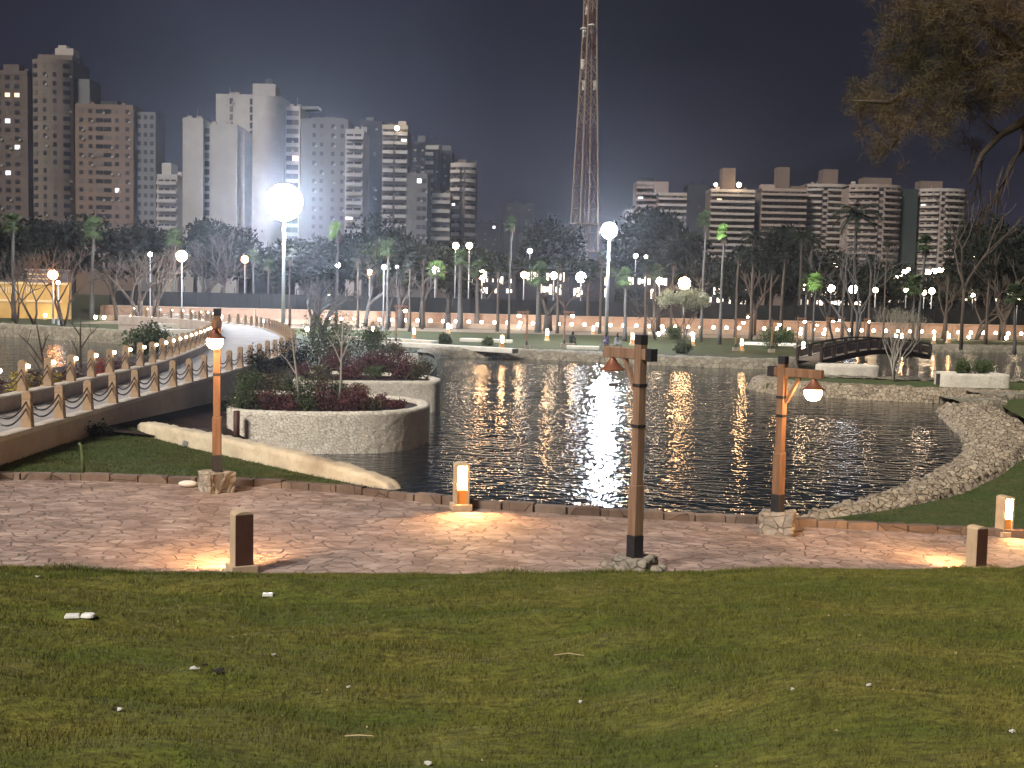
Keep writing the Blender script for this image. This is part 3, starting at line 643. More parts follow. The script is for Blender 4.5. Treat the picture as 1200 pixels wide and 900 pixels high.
def edge_curb(Q, s, z0, z1, w, m, name):
    mb = MB(); L = [(p[0], p[1]) for p in Q]
    a = off(L, -s * .06, 0); b = off(L, s * w, 0); k = len(L)
    vs = [(p[0], p[1], z) for z in (z0, z1) for q in (a, b) for p in q]
    fs = []
    for i in range(k - 1):
        A0, B0, A1, B1 = i, k + i, 2 * k + i, 3 * k + i
        fs += [(A0, A0 + 1, A1 + 1, A1), (A1, A1 + 1, B1 + 1, B1), (B1, B1 + 1, B0 + 1, B0), (B0, B0 + 1, A0 + 1, A0)]
    mb.add(vs, fs); return mb.build(name, m, br)
edge_curb(R_, 1, DZ - .07, DZ + .035, .30, 'deck_edge', 'edge_slab')
edge_curb(L_, -1, DZ - .4, DZ + .36, .34, 'bridge_wall', 'kerb_wall')
edge_curb(L_, -1, DZ + .362, DZ + .40, .38, 'deck_edge', 'coping')

def post_mesh():
    mb = MB(); mb.box((0, 0, .32), (.26, .20, .64), top=.80); mb.box((0, 0, .70), (.215, .165, .12), top=1)
    pr = [(.107 * math.cos(a), .76 + .09 * math.sin(a)) for a in np.linspace(0, math.pi, 9)]
    vs = [(x, y, z) for y in (-.082, .082) for x, z in pr]; k = len(pr)
    mb.add(vs, [tuple(range(k))[::-1], tuple(range(k, 2 * k))] + [(i, i + 1, k + i + 1, k + i) for i in range(k - 1)])
    return mb
def railing(name, label, Q, z, step, lamps, maxn=60, side=1):
    loc = Vector((Q[0][0], Q[0][1], z)); root = thing(name, label, 'railing', loc)
    pts = resample([(p[0] - loc.x, p[1] - loc.y, 0) for p in Q], step)
    pm = None; lm = None
    for i, p in enumerate(pts):
        if i == len(pts) - 1: break
        q = pts[i + 1]; an = math.atan2(q[1] - p[1], q[0] - p[0])
        if pm is None: o = post_mesh().build('post', 'post_stone', root, bevel=.015); pm = o
        else: o = pm.copy(); C.objects.link(o); o.parent = root
        o.location = p; o.rotation_euler.z = an + math.pi / 2
        o.scale = (1, 1, 1 + .04 * math.sin(i * 2.3))
        L = math.dist(p, q); mb = MB(); nx, ny = math.cos(an), math.sin(an)
        for zt, sag in ((.66, .34), (.50, .34)):
            cp = [(p[0] + nx * L * t, p[1] + ny * L * t, zt - sag * (1 - (2 * t - 1) ** 2)) for t in np.linspace(.04, .96, 11)]
            mb.tube(cp, .022, 5, cap=False)
        mb.build('chain', 'chain', root)
        if lamps:
            if lm is None: lm = MB().ball((0, 0, 0), .06, 8, 5).build('lamp', 'rail_lamp', root); l = lm
            else: l = lm.copy(); C.objects.link(l); l.parent = root
            l.location = (p[0] + ny * .16 * side, p[1] - nx * .16 * side, .70)
    return root
railing('chain_railing', 'stone posts with slung double chains along the near side of the bridge, no lamps', [tuple(p) for p in off([tuple(p) for p in RQ], .12, 0)], DZ + .03, 2.0, False)
railing('chain_railing', 'chained stone posts with small white lamps along the pond side of the bridge', [tuple(p) for p in off([tuple(p) for p in LQ], -.14, 0)], DZ + .40, 1.85, True)
# ------------------------------------------------------------------ timber lamp posts
def lamp_post(label, loc, rz, lit=True, plinth=(.62, .34), arm=.78, Hm=3.3, group=None, tm='timber', arm_rz=None, detail=True):
    """Square timber post in a stone block; the arm runs along local +x."""
    t = thing('timber_lamp_post', label, 'lamp post', loc, rz, group)
    pw, ph = plinth
    if detail:
        mb = MB(); mb.box((0, 0, ph / 2 - .1), (pw, pw, ph + .2), .5)
        p = mb.build('plinth', 'plinth_stone', t, bevel=.03)
        sb = p.modifiers.new('sub', 'SUBSURF'); sb.subdivision_type = 'SIMPLE'; sb.levels = sb.render_levels = 4
        tx = bpy.data.textures.get('rough') or bpy.data.textures.new('rough', 'CLOUDS'); tx.noise_scale = .16
        dm = p.modifiers.new('disp', 'DISPLACE'); dm.texture = tx; dm.strength = .09
    else:
        MB().box((0, 0, ph / 2 - .1), (pw, pw, ph + .2)).build('plinth', 'plinth_stone', t)
    z = ph
    MB().box((0, 0, z + .16), (.185, .185, .34)).build('boot', 'iron', t, bevel=.006)
    z2 = z + .33; z3 = z + .33 + .78; zt = ph + Hm - .14
    bv = .012 if detail else 0
    MB().box((0, 0, (z2 + z3) / 2), (.175, .175, z3 - z2)).build('lower_post', tm, t, bevel=bv)
    MB().box((0, 0, (z3 + zt) / 2), (.142, .142, zt - z3)).build('upper_post', tm, t, bevel=bv)
    for zz in (z3 + (zt - z3) * .42, zt - .62):
        MB().box((0, 0, zz), (.158, .158, .05)).build('iron_band', 'iron', t)
    MB().box((0, 0, zt + .07), (.15, .15, .15)).build('cap', 'iron', t, bevel=bv)
    za = zt - .15
    MB().box((arm / 2 + .02, 0, za), (arm + .40, .105, .165)).build('arm', tm, t, bevel=bv)
    MB().box((-.24, 0, za), (.13, .13, .19)).build('arm_cap', 'iron', t)
    MB().bar((.09, 0, za - .56), (.36, 0, za - .08), .06, .06).build('brace', tm, t)
    sx = arm + .04
    s = MB(); s.lathe([(.035, -.07), (.045, -.10), (.07, -.14), (.10, -.18), (.15, -.235), (.20, -.265), (.205, -.28), (.19, -.28), (.13, -.235), (.04, -.18)], 20, (sx, 0, za)); s.build('lamp_shade', 'copper', t, smooth=True)
    MB().tube([(sx, 0, za - .04), (sx, 0, za - .16)], .03, 8).build('hanger', 'iron', t)
    g = MB(); g.lathe([(.03, -.27), (.145, -.27), (.158, -.31), (.156, -.37), (.13, -.43), (.08, -.475), (.03, -.485)] if lit else [(.03, -.25), (.16, -.268), (.14, -.295), (.03, -.31)], 18, (sx, 0, za))
    g.build('bulb' if lit else 'glass_bowl', 'lamp_head' if lit else 'copper_glass', t, smooth=True)
    return t
mat('copper_glass', (0.45, 0.25, 0.15), None, rough=0.4)
pf = g1(743, 670)
lamp_post('tall timber lamp post by the lawn edge, unlit copper shade hanging over the lake', pf, R(125), lit=False, plinth=(.58, .24), Hm=3.39, arm=.62, tm='timber_pale')
pr_ = g1(910, 624)
lamp_post('lit timber lamp post at the lakeside kerb, its glowing head hanging to the right', pr_, R(-46), plinth=(.62, .40), Hm=2.92, arm=.62)
pl_ = g1(254, 576)
lamp_post('lit timber lamp post in front of the bridge, its glowing head facing the path', pl_, R(-80), plinth=(.56, .42), Hm=3.28, arm=.62)
# loose rubble round the foot of the lamp by the lawn
mb = MB()
for dx, dy, s in ((-.34, -.12, .22), (-.2, -.3, .2), (.3, -.22, .22), (.42, .02, .16), (.05, -.34, .16), (-.42, .12, .15)):
    mb2 = MB().ball((dx, dy, .07), s * .6, 8, 5, .7); mb.add(mb2.v, mb2.f)
o = mb.build('plinth_rubble', 'plinth_stone', None); o.location = pf; o.scale = (1, 1, 1); tag(o, 'broken pale stones heaped round the foot of the unlit lamp post', 'rubble', kind='stuff')

# ------------------------------------------------------------------ bollard lights
def arch(w, h, n=7, y=0, z0=0):
    p = [(-w / 2, y, z0), (w / 2, y, z0)]
    for a in np.linspace(0, math.pi, n): p.append((w / 2 * math.cos(a), y, z0 + h - w * .28 + w * .28 * math.sin(a)))
    return p
def bollard(label, loc, rz, glow='bollard_glow', group='bollard lights round the lake', sc=1.0):
    t = thing('bollard_light', label, 'bollard light', loc, rz, group, sc)
    MB().box((0, 0, .04), (.38, .38, .16)).build('base', 'bollard_stone', t, bevel=.008)
    w, d, h = .27, .27, .80; z0 = .12
    # body: two cheeks with a rounded head, open front, brown board behind
    mb = MB()
    for s in (-1, 1): mb.box((s * (w / 2 - .022), 0, z0 + h * .46), (.044, d, h * .92))
    hd = [(w / 2 * math.cos(a), z0 + h * .92 + .055 * math.sin(a)) for a in np.linspace(0, math.pi, 9)]
    k = len(hd); vs = [(x, y, z) for y in (-d / 2 - .012, d / 2 + .012) for x, z in hd]
    mb.add(vs, [tuple(range(k)), tuple(range(k, 2 * k))[::-1]] + [(i, k + i, k + (i + 1) % k, (i + 1) % k) for i in range(k)])
    mb.build('body', 'bollard_stone', t)
    MB().box((0, d / 2 - .012, z0 + h * .46), (w - .09, .03, h * .915)).build('back_board', 'brown_panel', t)
    MB().box((0, d / 2 + .008, z0 + h * .47), (w - .012, .012, h * .93)).build('back_cover', 'brown_panel', t)
    MB().box((0, -d / 2 + .035, z0 + .14), (w - .09, .02, .28)).build('lower_panel', 'amber_panel', t)
    q = arch(w - .095, h * .54, y=-d / 2 + .055, z0=z0 + .285); k = len(q)
    MB().add(q + [(x, y + .02, z) for x, y, z in q], [tuple(range(k))[::-1], tuple(range(k, 2 * k))] + [(i, (i + 1) % k, k + (i + 1) % k, k + i) for i in range(k)]).build('glowing_pane', glow, t)
    return t
bollard('stone bollard light at the kerb, its lit arched window facing the path', g1(540, 597), R(13))
bollard('stone bollard light by the lawn edge at left, brown back board towards us', g1(283, 670), R(180 + 29))
bollard('stone bollard light half hidden by the lawn edge at right, back turned', g1(1143, 669), R(180 + 23), sc=.86)
b4 = bollard('lit stone bollard light at the kerb right of the rubble rim', g1(1176, 628), R(19), sc=.9)

# ------------------------------------------------------------------ objects of the far bank
farb = None
fb = [(437, 395, 'by the terrace steps at the far left of the promenade'), (525, 391, 'in front of the promenade wall, left of the thin palm'), (588, 409, 'close to the far shore, below the thin palm'), (641, 399, 'between the two timber lamp posts of the far shore'), (741, 404, 'right of the tall white globe lamp'), (812, 405, 'under the pale lit bush'), (869, 411, 'standing beside the twin lamps left of the footbridge'), (941, 416, 'at the near end of the footbridge'), (1004, 405, 'behind the footbridge at right'), (1056, 402, 'right of the bare shrub beyond the channel'), (1094, 403, 'beyond the channel, left one of three'), (1111, 402, 'beyond the channel, middle one of three'), (1125, 399, 'beyond the channel, right one of three'), (695, 392, 'just left of the white globe lamp pole'), (485, 397, 'among the terrace edges left of centre'), (905, 390, 'far back left of the footbridge')]
for i, (px, py, wh) in enumerate(fb):
    p = gnd(px, py, FZ)
    L = 'small glowing bollard light ' + wh
    if farb is None: farb = bollard(L, p, R(3), 'bollard_far', 'glowing bollards of the far bank', 1.25)
    else: dup(farb, p, R(random.uniform(-20, 20)), L, sc=random.uniform(1.15, 1.35))
far_post = None
fp = [(617, 409, 362, -1, 'with its lamp on the left side, beside the thin palm'), (661, 407, 362, 1, 'with its lamp on the right side, above the seated people'), (464, 405, 355, 1, 'among the terrace steps left of centre'), (862, 411, 371, 1, 'with two lit heads left of the footbridge'), (904, 413, 373, 1, 'just left of the footbridge'), (934, 408, 370, 1, 'behind the near end of the footbridge'), (968, 405, 370, 1, 'behind the middle of the footbridge'), (1012, 400, 372, 1, 'behind the bare shrub'), (951, 404, 376, 1, 'between two others behind the footbridge'), (882, 398, 366, -1, 'far back with its lamp on the left'), (988, 396, 371, -1, 'far back beyond the footbridge, lamp on the left')]
for i, (px, py, yt, sd, wh) in enumerate(fp):
    p = gnd(px, py, FZ); H = (py - yt) / F_PX * p.y; s = H / 3.6; L = 'far timber lamp post ' + wh
    rz = R(175) if sd < 0 else R(4)
    if far_post is None: far_post = lamp_post(L, p, rz, plinth=(.6, .35), Hm=3.25, group='timber lamp posts on the far bank', detail=False, arm=.7); far_post.scale = (s,) * 3
    else: dup(far_post, p, rz, L, sc=s)

# promenade wall with its lights
def wl(px, Y, z): p = at(px, 400, Y); return (p.x, Y, z)
wall_line = [(-52, 150), (-24, 150), (0, 149), (25, 148), (44, 151), (62, 153), (95, 150)]
wq = resample([(x, y, 0) for x, y in smooth_line(wall_line, 2)], 1.6)
pw = thing('promenade_wall', 'long buff wall in two steps along the far promenade behind the park', 'wall', (0, 149, FZ))
def band(y_off, z0, z1, th, name, m):
    mb = MB()
    for a, b in zip(wq[:-1], wq[1:]):
        mb.prism([(a[0], a[1] - 149 + y_off), (b[0], b[1] - 149 + y_off), (b[0], b[1] - 149 + y_off + th), (a[0], a[1] - 149 + y_off + th)], z0, z1)
    return mb.build(name, m, pw)
band(0, -.3, .62, .8, 'lower_band', 'rail_wall_low'); band(1.2, -.3, 1.75, .4, 'upper_band', 'rail_wall')
band(1.1, 1.76, 1.86, .6, 'coping', 'rail_wall_low')
mb = MB()
for a in wq[::4]: mb.box((a[0], a[1] - 149 + 1.12, .8), (.35, .3, 1.9))
mb.build('pier', 'rail_wall', pw)
wlm = None; k = 0; wls = []
for a in wq[3:-2]:
    x, y = pix((a[0], a[1], .2))
    if x < 375 or x > 1210: continue
    wls.append(a)
for i, a in enumerate(wls):
    L = 'small lit globe on the promenade wall, %s from the left' % ORD[i] if i < len(ORD) else 'small lit globe at the far right end of the promenade wall'
    if wlm is None:
        wlm = thing('wall_light', L, 'wall light', (a[0], a[1] - .1, FZ + .72), group='small lights along the promenade wall')
        MB().ball((0, 0, .12), .21, 10, 6).build('globe', 'rail_lamp', wlm); MB().box((0, .02, -.05), (.2, .2, .14)).build('bracket', 'iron', wlm)
    else: dup(wlm, (a[0], a[1] - .1, FZ + .72), label=L)
fw = thing('boundary_fence', 'tall dark mesh fence behind the promenade wall', 'fence', (0, 154, FZ))
mb = MB(); mb2 = MB()
for a, b in zip(wq[:-1], wq[1:]):
    mb.prism([(a[0], a[1] - 149.8), (b[0], b[1] - 149.8), (b[0], b[1] - 149.74), (a[0], a[1] - 149.74)], 0, 3.7)
    mb2.box((a[0], a[1] - 149.9, 2.2), (.09, .09, 4.5))
mb.build('panel', 'fence_dark', fw); mb2.build('post', 'fence_dark', fw)
struct(MB().prism([(-50, 136), (40, 136), (48, 147), (90, 147), (90, 148), (44, 149), (25, 147), (-50, 148)], FZ - .2, FZ + .02).build('promenade_path', 'promenade'))

# terrace steps: long low slabs with pale edges
def slab(px0, py0, px1, py1, h, d, z=FZ, label='', grp='pale stone terrace edges', nm='terrace_slab'):
    a, b = gnd(px0, py0, z), gnd(px1, py1, z); dx, dy = b.x - a.x, b.y - a.y; L = math.hypot(dx, dy)
    o = MB().box((0, 0, 0), (L, d, h)).build(nm, 'white_stone', None, bevel=.03)
    o.location = ((a.x + b.x) / 2, (a.y + b.y) / 2, z + h / 2); o.rotation_euler.z = math.atan2(dy, dx)
    tag(o, label, 'stone slab', grp); return o
slab(393, 397, 510, 404, .36, .8, label='upper pale terrace edge, long and low, behind the round shrubs left of centre')
slab(432, 404, 604, 414, .36, .9, label='lower pale terrace edge running towards the far shore left of centre')
slab(540, 400, 600, 402, .30, .8, label='short pale terrace edge between the lower terrace and the thin palm')
slab(664, 409, 702, 410, .30, .8, label='short white step between the seated people and the white globe lamp')
slab(872, 404, 935, 406, .30, .8, label='pale step left of the footbridge behind the lamp posts')
slab(760, 392, 815, 393, .3, .8, label='pale low edge behind the pale lit bush')
for i, (x0, x1, y) in enumerate(((178, 262, 392), (178, 245, 385), (190, 236, 379), (196, 228, 373))):
    slab(x0, y, x1, y + 1, .45, 1.4, z=-.1 + .28 * i, label='%s of four stacked pale stone tiers beyond the bridge' % ('lowest', 'second lowest', 'second highest', 'topmost')[i], grp='stacked stone tiers')
sb = slab(445, 431, 489, 431, .9, .5, z=-.9, label='small square cream wall at the water behind the stone planters', nm='small_wall')
sb['category'] = 'wall'; del sb['group']

# footbridge
fA, fB = Vector((22.0, 88.5, FZ)), Vector((34.5, 101.5, FZ))
fbr = thing('footbridge', 'small arched footbridge of dark timber with pale panels standing for bright gaps over the channel', 'footbridge', fA, math.atan2(fB.y - fA.y, fB.x - fA.x))
L = (fB - fA).length; arcz = lambda t: .2 + .65 * math.sin(math.pi * t)
mb = MB(); K = 14
for i in range(K):
    t0, t1 = i / K, (i + 1) / K
    for y in (-1.0, 1.0): mb.bar((L * t0, y, arcz(t0) - .15), (L * t1, y, arcz(t1) - .15), .14, .4)
mb.build('beam', 'bridge_wood', fbr)
mb = MB()
for i in range(K): mb.bar((L * i / K, 0, arcz(i / K)), (L * (i + 1) / K, 0, arcz((i + 1) / K)), 1.9, .08)
mb.build('deck', 'promenade', fbr)
for y in (-1.0, 1.0):
    for i in range(11):
        t = i / 10; MB().box((L * t, y, arcz(t) + .45), (.2, .2, 1.0)).build('post', 'bridge_wood', fbr)
    for i in range(10):
        t0, t1 = i / 10, (i + 1) / 10; a = Vector((L * t0, y, arcz(t0) + .92)); b = Vector((L * t1, y, arcz(t1) + .92))
        MB().bar(a, b, .10, .12).build('handrail', 'bridge_wood', fbr)
        MB().bar(a.lerp(b, .2) + Vector((0, 0, -.45)), a.lerp(b, .8) + Vector((0, 0, -.45)), .04, .55).build('panel', 'shed_grey', fbr)  # pale panels added for the bright water seen through the gaps

# ------------------------------------------------------------------ globe and mast lamps
def pole_lamp(name, label, px, ybase, ylamp, rad_px, Y, m, group, arms=0, pm='steel', pr=.07, cat='street lamp'):
    top = at(px, ylamp, Y); z0 = FZ if top.x > -16 or Y > 125 else -.12
    t = thing(name, label, cat, (top.x, top.y, z0), group=group); H = top.z - z0; r = rad_px / F_PX * Y
    MB().tube([(0, 0, 0), (0, 0, H - r * .8)], [pr * 1.3, pr * .8], 10).build('pole', pm, t, smooth=True)
    MB().tube([(0, 0, 0), (0, 0, .5)], pr * 1.9, 10).build('base', pm, t)
    MB().tube([(0, 0, H - r - .12), (0, 0, H - r * .9)], pr * 1.6, 10).build('collar', pm, t)
    MB().ball((0, 0, H), r, 20, 12).build('globe', m, t, smooth=True)  # radius takes in the glare, wider than the lamp itself
    return t
pole_lamp('globe_lamp', 'tallest lamp, a brilliant white globe widened by its glare on a pole beyond the bridge', 333, 380, 237, 21, 128, 'lamp_white', None, pr=.17)
pole_lamp('globe_lamp', 'tall brilliant white globe lamp on the far shore, mirrored in the lake', 714, 402, 270, 9.0, 112, 'lamp_flood', None, pr=.15)
gl = [(213, 300, 6.2, 140, 'lamp_neutral', 'warm white globe lamp above the stone tiers left of the bridge'), (62, 322, 5.5, 118, 'lamp_orange', 'orange glowing lamp in front of the ochre wall'),
      (287, 304, 4.0, 165, 'lamp_orange', 'dim orange lamp in the trees left of the giant globe'), (433, 319, 3.2, 165, 'lamp_orange', 'dim orange lamp behind the bare tree with flat top'),
      (450, 313, 2.8, 135, 'lamp_cool', 'small cool white lamp right of the flat topped bare tree'), (465, 313, 1.8, 170, 'lamp_cool', 'tiny cool lamp between two trunks left of centre'),
      (510, 316, 4.6, 165, 'lamp_neutral', 'white lamp glowing inside a palm crown left of centre'), (534, 288, 3.6, 160, 'lamp_neutral', 'left one of the pair of high lamps above the trees'),
      (550, 288, 3.6, 160, 'lamp_neutral', 'right one of the pair of high lamps above the trees'), (565, 322, 5.2, 160, 'lamp_warm', 'warm lamp just left of the tall thin palm'),
      (614, 322, 3.6, 160, 'lamp_neutral', 'white lamp just right of the tall thin palm'), (621, 294, 2.8, 180, 'lamp_cool', 'high cool lamp left of the lattice mast'),
      (649, 323, 4.2, 160, 'lamp_neutral', 'white lamp below and left of the lattice mast'), (681, 325, 6.0, 158, 'lamp_cool', 'large cool lamp right under the lattice mast'),
      (745, 300, 2.4, 180, 'lamp_cool', 'small high lamp right of the tall white globe'), (757, 301, 1.8, 185, 'lamp_neutral', 'tiny high lamp beside another, right of the tall white globe'),
      (773, 329, 4.0, 160, 'lamp_neutral', 'white lamp among trunks left of the big warm lamp'), (802, 332, 7.0, 150, 'lamp_warm', 'big warm lamp shining above the pale lit bush'),
      (945, 337, 4.2, 160, 'lamp_neutral', 'white lamp left of the small bright palm near the footbridge'), (974, 338, 4.2, 155, 'lamp_neutral', 'white lamp right of the small bright palm near the footbridge'),
      (1000, 339, 4.8, 150, 'lamp_cool', 'bright white lamp over the branchy bare tree at right'), (1026, 340, 2.8, 165, 'lamp_neutral', 'smaller white lamp right of the branchy bare tree'),
      (1192, 351, 3.6, 150, 'lamp_neutral', 'white lamp at the far right edge above the pond'), (1083, 343, 2.6, 160, 'lamp_neutral', 'small white lamp by the palm pair at right'), (1092, 341, 3.4, 165, 'lamp_neutral', 'white lamp right beside the palm pair at right'),
      (1140, 346, 2.2, 165, 'lamp_neutral', 'tiny lamp right of the leaning trunk at far right'), (1062, 340, 2.4, 170, 'lamp_neutral', 'small lamp left of the palm pair at right'),
      (396, 311, 2.6, 170, 'lamp_cool', 'small cool lamp just below the bright wind-blown palm'), (176, 298, 2.4, 150, 'lamp_cool', 'small cool lamp above the rose trunks left of the bridge'),
      (68, 331, 2.0, 130, 'lamp_cool', 'tiny white lamp on a mast behind the ochre wall'), (386, 347, 1.8, 165, 'lamp_neutral', 'tiny low lamp right of the giant globe pole'),
      (941, 311, 2.4, 200, 'lamp_neutral', 'small high lamp over the palm near the footbridge'), (1143, 300, 1.6, 230, 'lamp_neutral', 'tiny far light beside the bare trunk at right')]
for px, py, r, Y, m, L in gl: pole_lamp('park_lamp', L, px, 385, py, r, Y, m, 'lamps among the far trees', pr=.07)
# banks of floodlights above the trees, right
def flood(label, px, py, Y, n, w_px, tilt):
    p = at(px, py, Y); t = thing('floodlight_mast', label, 'floodlight', (p.x, p.y, FZ), group='floodlight masts above the trees'); H = p.z - FZ
    MB().tube([(0, 0, 0), (0, 0, H)], [.22, .12], 8).build('pole', 'steel', t)
    W = w_px / F_PX * Y
    MB().bar((-W / 2, 0, H - W / 2 * tilt), (W / 2, 0, H + W / 2 * tilt), .15).build('crossbar', 'steel', t)
    for i in range(n):
        x = -W / 2 + W * (i + .5) / n
        MB().box((x, -.2, H + x * tilt + .2), (W / n * .8, .3, .75)).build('floodlight', 'lamp_neutral', t)
flood('bright slanting bank of floodlights left of the palm pair', 1057, 321, 230, 4, 18, .55)
flood('bank of floodlights right of the palm pair', 1095, 319, 230, 3, 22, .2)
flood('pair of floodlights over the palm near the footbridge', 976, 312, 230, 3, 10, 0.0)
flood('pair of floodlights above the branchy bare tree', 1025, 318, 230, 2, 10, -.9)
# ------------------------------------------------------------------ plants
def leaf_cloud(name, centres, radii, n, size, m, parent=None, flat=1.0, squash=1.0, shell=.45):
    """Leaf-sized quads spread through several clumps; most of them towards each clump's outside."""
    c = np.array(centres, float); r = np.array(radii, float); w = r ** 2; pick = rng.choice(len(c), n, p=w / w.sum())
    d = rng.normal(size=(n, 3)); d /= np.linalg.norm(d, axis=1, keepdims=True)
    rr = rng.random(n) ** shell * (1 + .18 * rng.normal(size=n))
    P = c[pick] + d * (r[pick] * rr)[:, None] * (1, 1, squash)
    a = rng.normal(size=(n, 3)); a[:, 2] *= flat; a /= np.linalg.norm(a, axis=1, keepdims=True)
    b = np.cross(a, rng.normal(size=(n, 3))); b /= np.linalg.norm(b, axis=1, keepdims=True)
    s = size * rng.uniform(.5, 1.3, n)[:, None]
    V = np.stack([P - a * s, P + b * s * .45, P + a * s, P - b * s * .45], 1).reshape(-1, 3)
    return np_mesh(name, V, np.arange(4 * n).reshape(-1, 4), m, parent)
def wob(k=.5): return random.uniform(-k, k)

shrub_n = 0
def shrub(label, loc, r, h, m, n=900, size=.05, group=None, sc=1.0, name='shrub'):
    t = thing(name, label, 'shrub', loc, random.uniform(0, 6), group)
    cs, rs = [], []
    for i in range(7):
        a = random.uniform(0, 6.28); q = random.uniform(0, r * .6); cs.append((q * math.cos(a), q * math.sin(a), random.uniform(.25, .75) * h)); rs.append(random.uniform(.3, .5) * min(r, h) * 1.2)
    leaf_cloud('foliage', cs, rs, n, size, m, t)
    mb = MB()
    for i in range(5): mb.tube([(0, 0, 0), (cs[i][0] * .5, cs[i][1] * .5, cs[i][2] * .6), cs[i]], [.02, .013, .006], 5)
    mb.build('stem', 'bark_dark', t)
    return t
# round planter: purple below, green and olive behind
sh = [(281, 480, 38.9, .75, .75, 'leaf_shrub', 'green shrub at the left end of the round planter'), (306, 482, 38.9, .7, .65, 'leaf_purple', 'purple shrub at the left front of the round planter'),
      (333, 482, 38.9, .7, .6, 'leaf_purple', 'second purple shrub from the left front of the round planter'), (360, 481, 38.9, .6, .6, 'leaf_shrub', 'grey green shrub in the middle front of the round planter'),
      (384, 482, 38.9, .75, .75, 'leaf_purple', 'purple shrub right of the thin sapling in the round planter'), (410, 482, 39.2, .75, .8, 'leaf_purple', 'tall purple shrub right of middle in the round planter'),
      (430, 481, 39.6, .55, .5, 'leaf_olive', 'olive shrub near the right end of the round planter'), (446, 480, 40.0, .5, .5, 'leaf_purple', 'large purple shrub towards the right end of the round planter'),
      (464, 480, 40.3, .4, .32, 'leaf_purple', 'lowest purple shrub at the right tip of the round planter'), (295, 470, 41.8, .9, 1.1, 'leaf_shrub', 'taller green shrub at the back left of the round planter'),
      (322, 470, 42.2, .9, 1.0, 'leaf_olive', 'olive shrub at the back left of the round planter'), (350, 470, 42.5, .9, .9, 'leaf_shrub', 'green shrub behind the forked sapling'),
      (378, 468, 43, .8, .95, 'leaf_olive', 'olive shrub behind the thin sapling'), (400, 468, 43, .7, .7, 'leaf_shrub', 'green shrub at the back of the round planter, middle'), (420, 470, 43, .55, .6, 'leaf_olive', 'olive shrub at the back right of the round planter')]
for px, py, Y, r, h, m, L in sh:
    p = at(px, py, Y); shrub(L, (p.x, p.y, .0), r * 1.1, h * 1.08, m, 1900, .045, 'shrubs in the round planter')
sh = [(300, 452, 52, .9, 1.1, 'leaf_dark', 'dark low shrub against the bridge wall'), (345, 440, 58, 1.4, 1.3, 'leaf_dark', 'dark bush beside the bridge end'),
      (372, 440, 62, 1.8, 2.0, 'leaf_shrub', 'big green bush right of the bridge end'), (402, 440, 64, 2.0, 2.3, 'leaf_shrub', 'biggest green bush behind the stone planters'), (432, 440, 63, 1.5, 1.8, 'leaf_mid', 'green bush left of the purple row behind the planters'),
      (448, 440, 57, 1.1, 1.0, 'leaf_purple', 'purple bush at the left of the row behind the planters'), (470, 440, 57, 1.0, .9, 'leaf_purple', 'purple bush at the right of the row behind the planters'),
      (490, 442, 58, .8, .7, 'leaf_olive', 'olive bush at the right end of the row behind the planters'), (396, 440, 58, 1.2, .9, 'leaf_purple', 'dark purple bush below the biggest green bush'), (420, 441, 56.5, 1.0, .8, 'leaf_purple', 'low purple bush between sapling and small square wall'),
      (440, 410, 78, 1.3, 1.3, 'leaf_mid', 'green bush under the terrace steps'), (462, 424, 72, .9, .8, 'leaf_olive', 'brown bush above the small square wall')]
for px, py, Y, r, h, m, L in sh:
    p = at(px, py, Y); shrub(L, (p.x, p.y, -.1 if Y > 50 else .1), r * 1.15, h * 1.35, m, int(1200 * r), .07, 'bushes behind the planters')
for px, Y, m, L in ((352, 54, 'leaf_purple', 'purple low bush at the left inside the rear stone planter'), (382, 54, 'leaf_olive', 'olive low bush inside the rear stone planter'), (410, 54, 'leaf_purple', 'purple low bush in the middle of the rear stone planter'), (438, 54.5, 'leaf_shrub', 'green low bush inside the rear stone planter'), (463, 54.5, 'leaf_purple', 'purple low bush at the right inside the rear stone planter'), (484, 54, 'leaf_olive', 'small olive bush at the right tip of the rear stone planter')):
    p = at(px, 440, Y); shrub(L, (p.x, p.y, .02), .85, .6, m, 1300, .06, 'bushes behind the planters')
# plants along the pond side of the bridge
sh = [(12, 31.5, 'leaf_purple', 'purple shrub at the left frame edge behind the lamp railing', .8, .9), (30, 33, 'leaf_purple', 'purple shrub left of the lit yellow bush', .8, .9), (58, 35, 'leaf_yellow', 'lit yellow bush behind the lamp railing', .65, 1.1), (80, 37, 'leaf_yellow', 'smaller yellow bush right of the big yellow one', .5, .8),
      (98, 39, 'leaf_purple', 'purple shrub between yellow bush and red bush', .6, .9), (121, 42, 'leaf_red', 'bright red bush behind the lamp railing', .6, 1.0), (139, 44, 'leaf_purple', 'purple shrub right of the red bush', .7, 1.0)]
for px, Y, m, L, r, h in sh:
    p = at(px, 440, Y + 1.5); shrub(L, (min(p.x, -15.0), p.y, .45), r, h, m, 900, .05, 'shrubs along the pond side of the bridge')
p = at(172, 392, 62); shrub('dense green bush beside the pond, behind the lamp railing', (p.x, p.y, -.1), 1.6, 1.9, 'leaf_mid', 3000, .10, name='bush')
MB().prism([(-23, 56), (-15.9, 52), (-17.6, 66), (-20.5, 72)], -2.6, -.1).build('planting_strip', 'soil')['kind'] = 'structure'
p = at(1146, 440, pd.y + 1.1); shrub('green mounded bush growing in the square stone planter', (p.x, p.y, .0), 1.7, .8, 'leaf_mid', 3000, .07, name='bush')
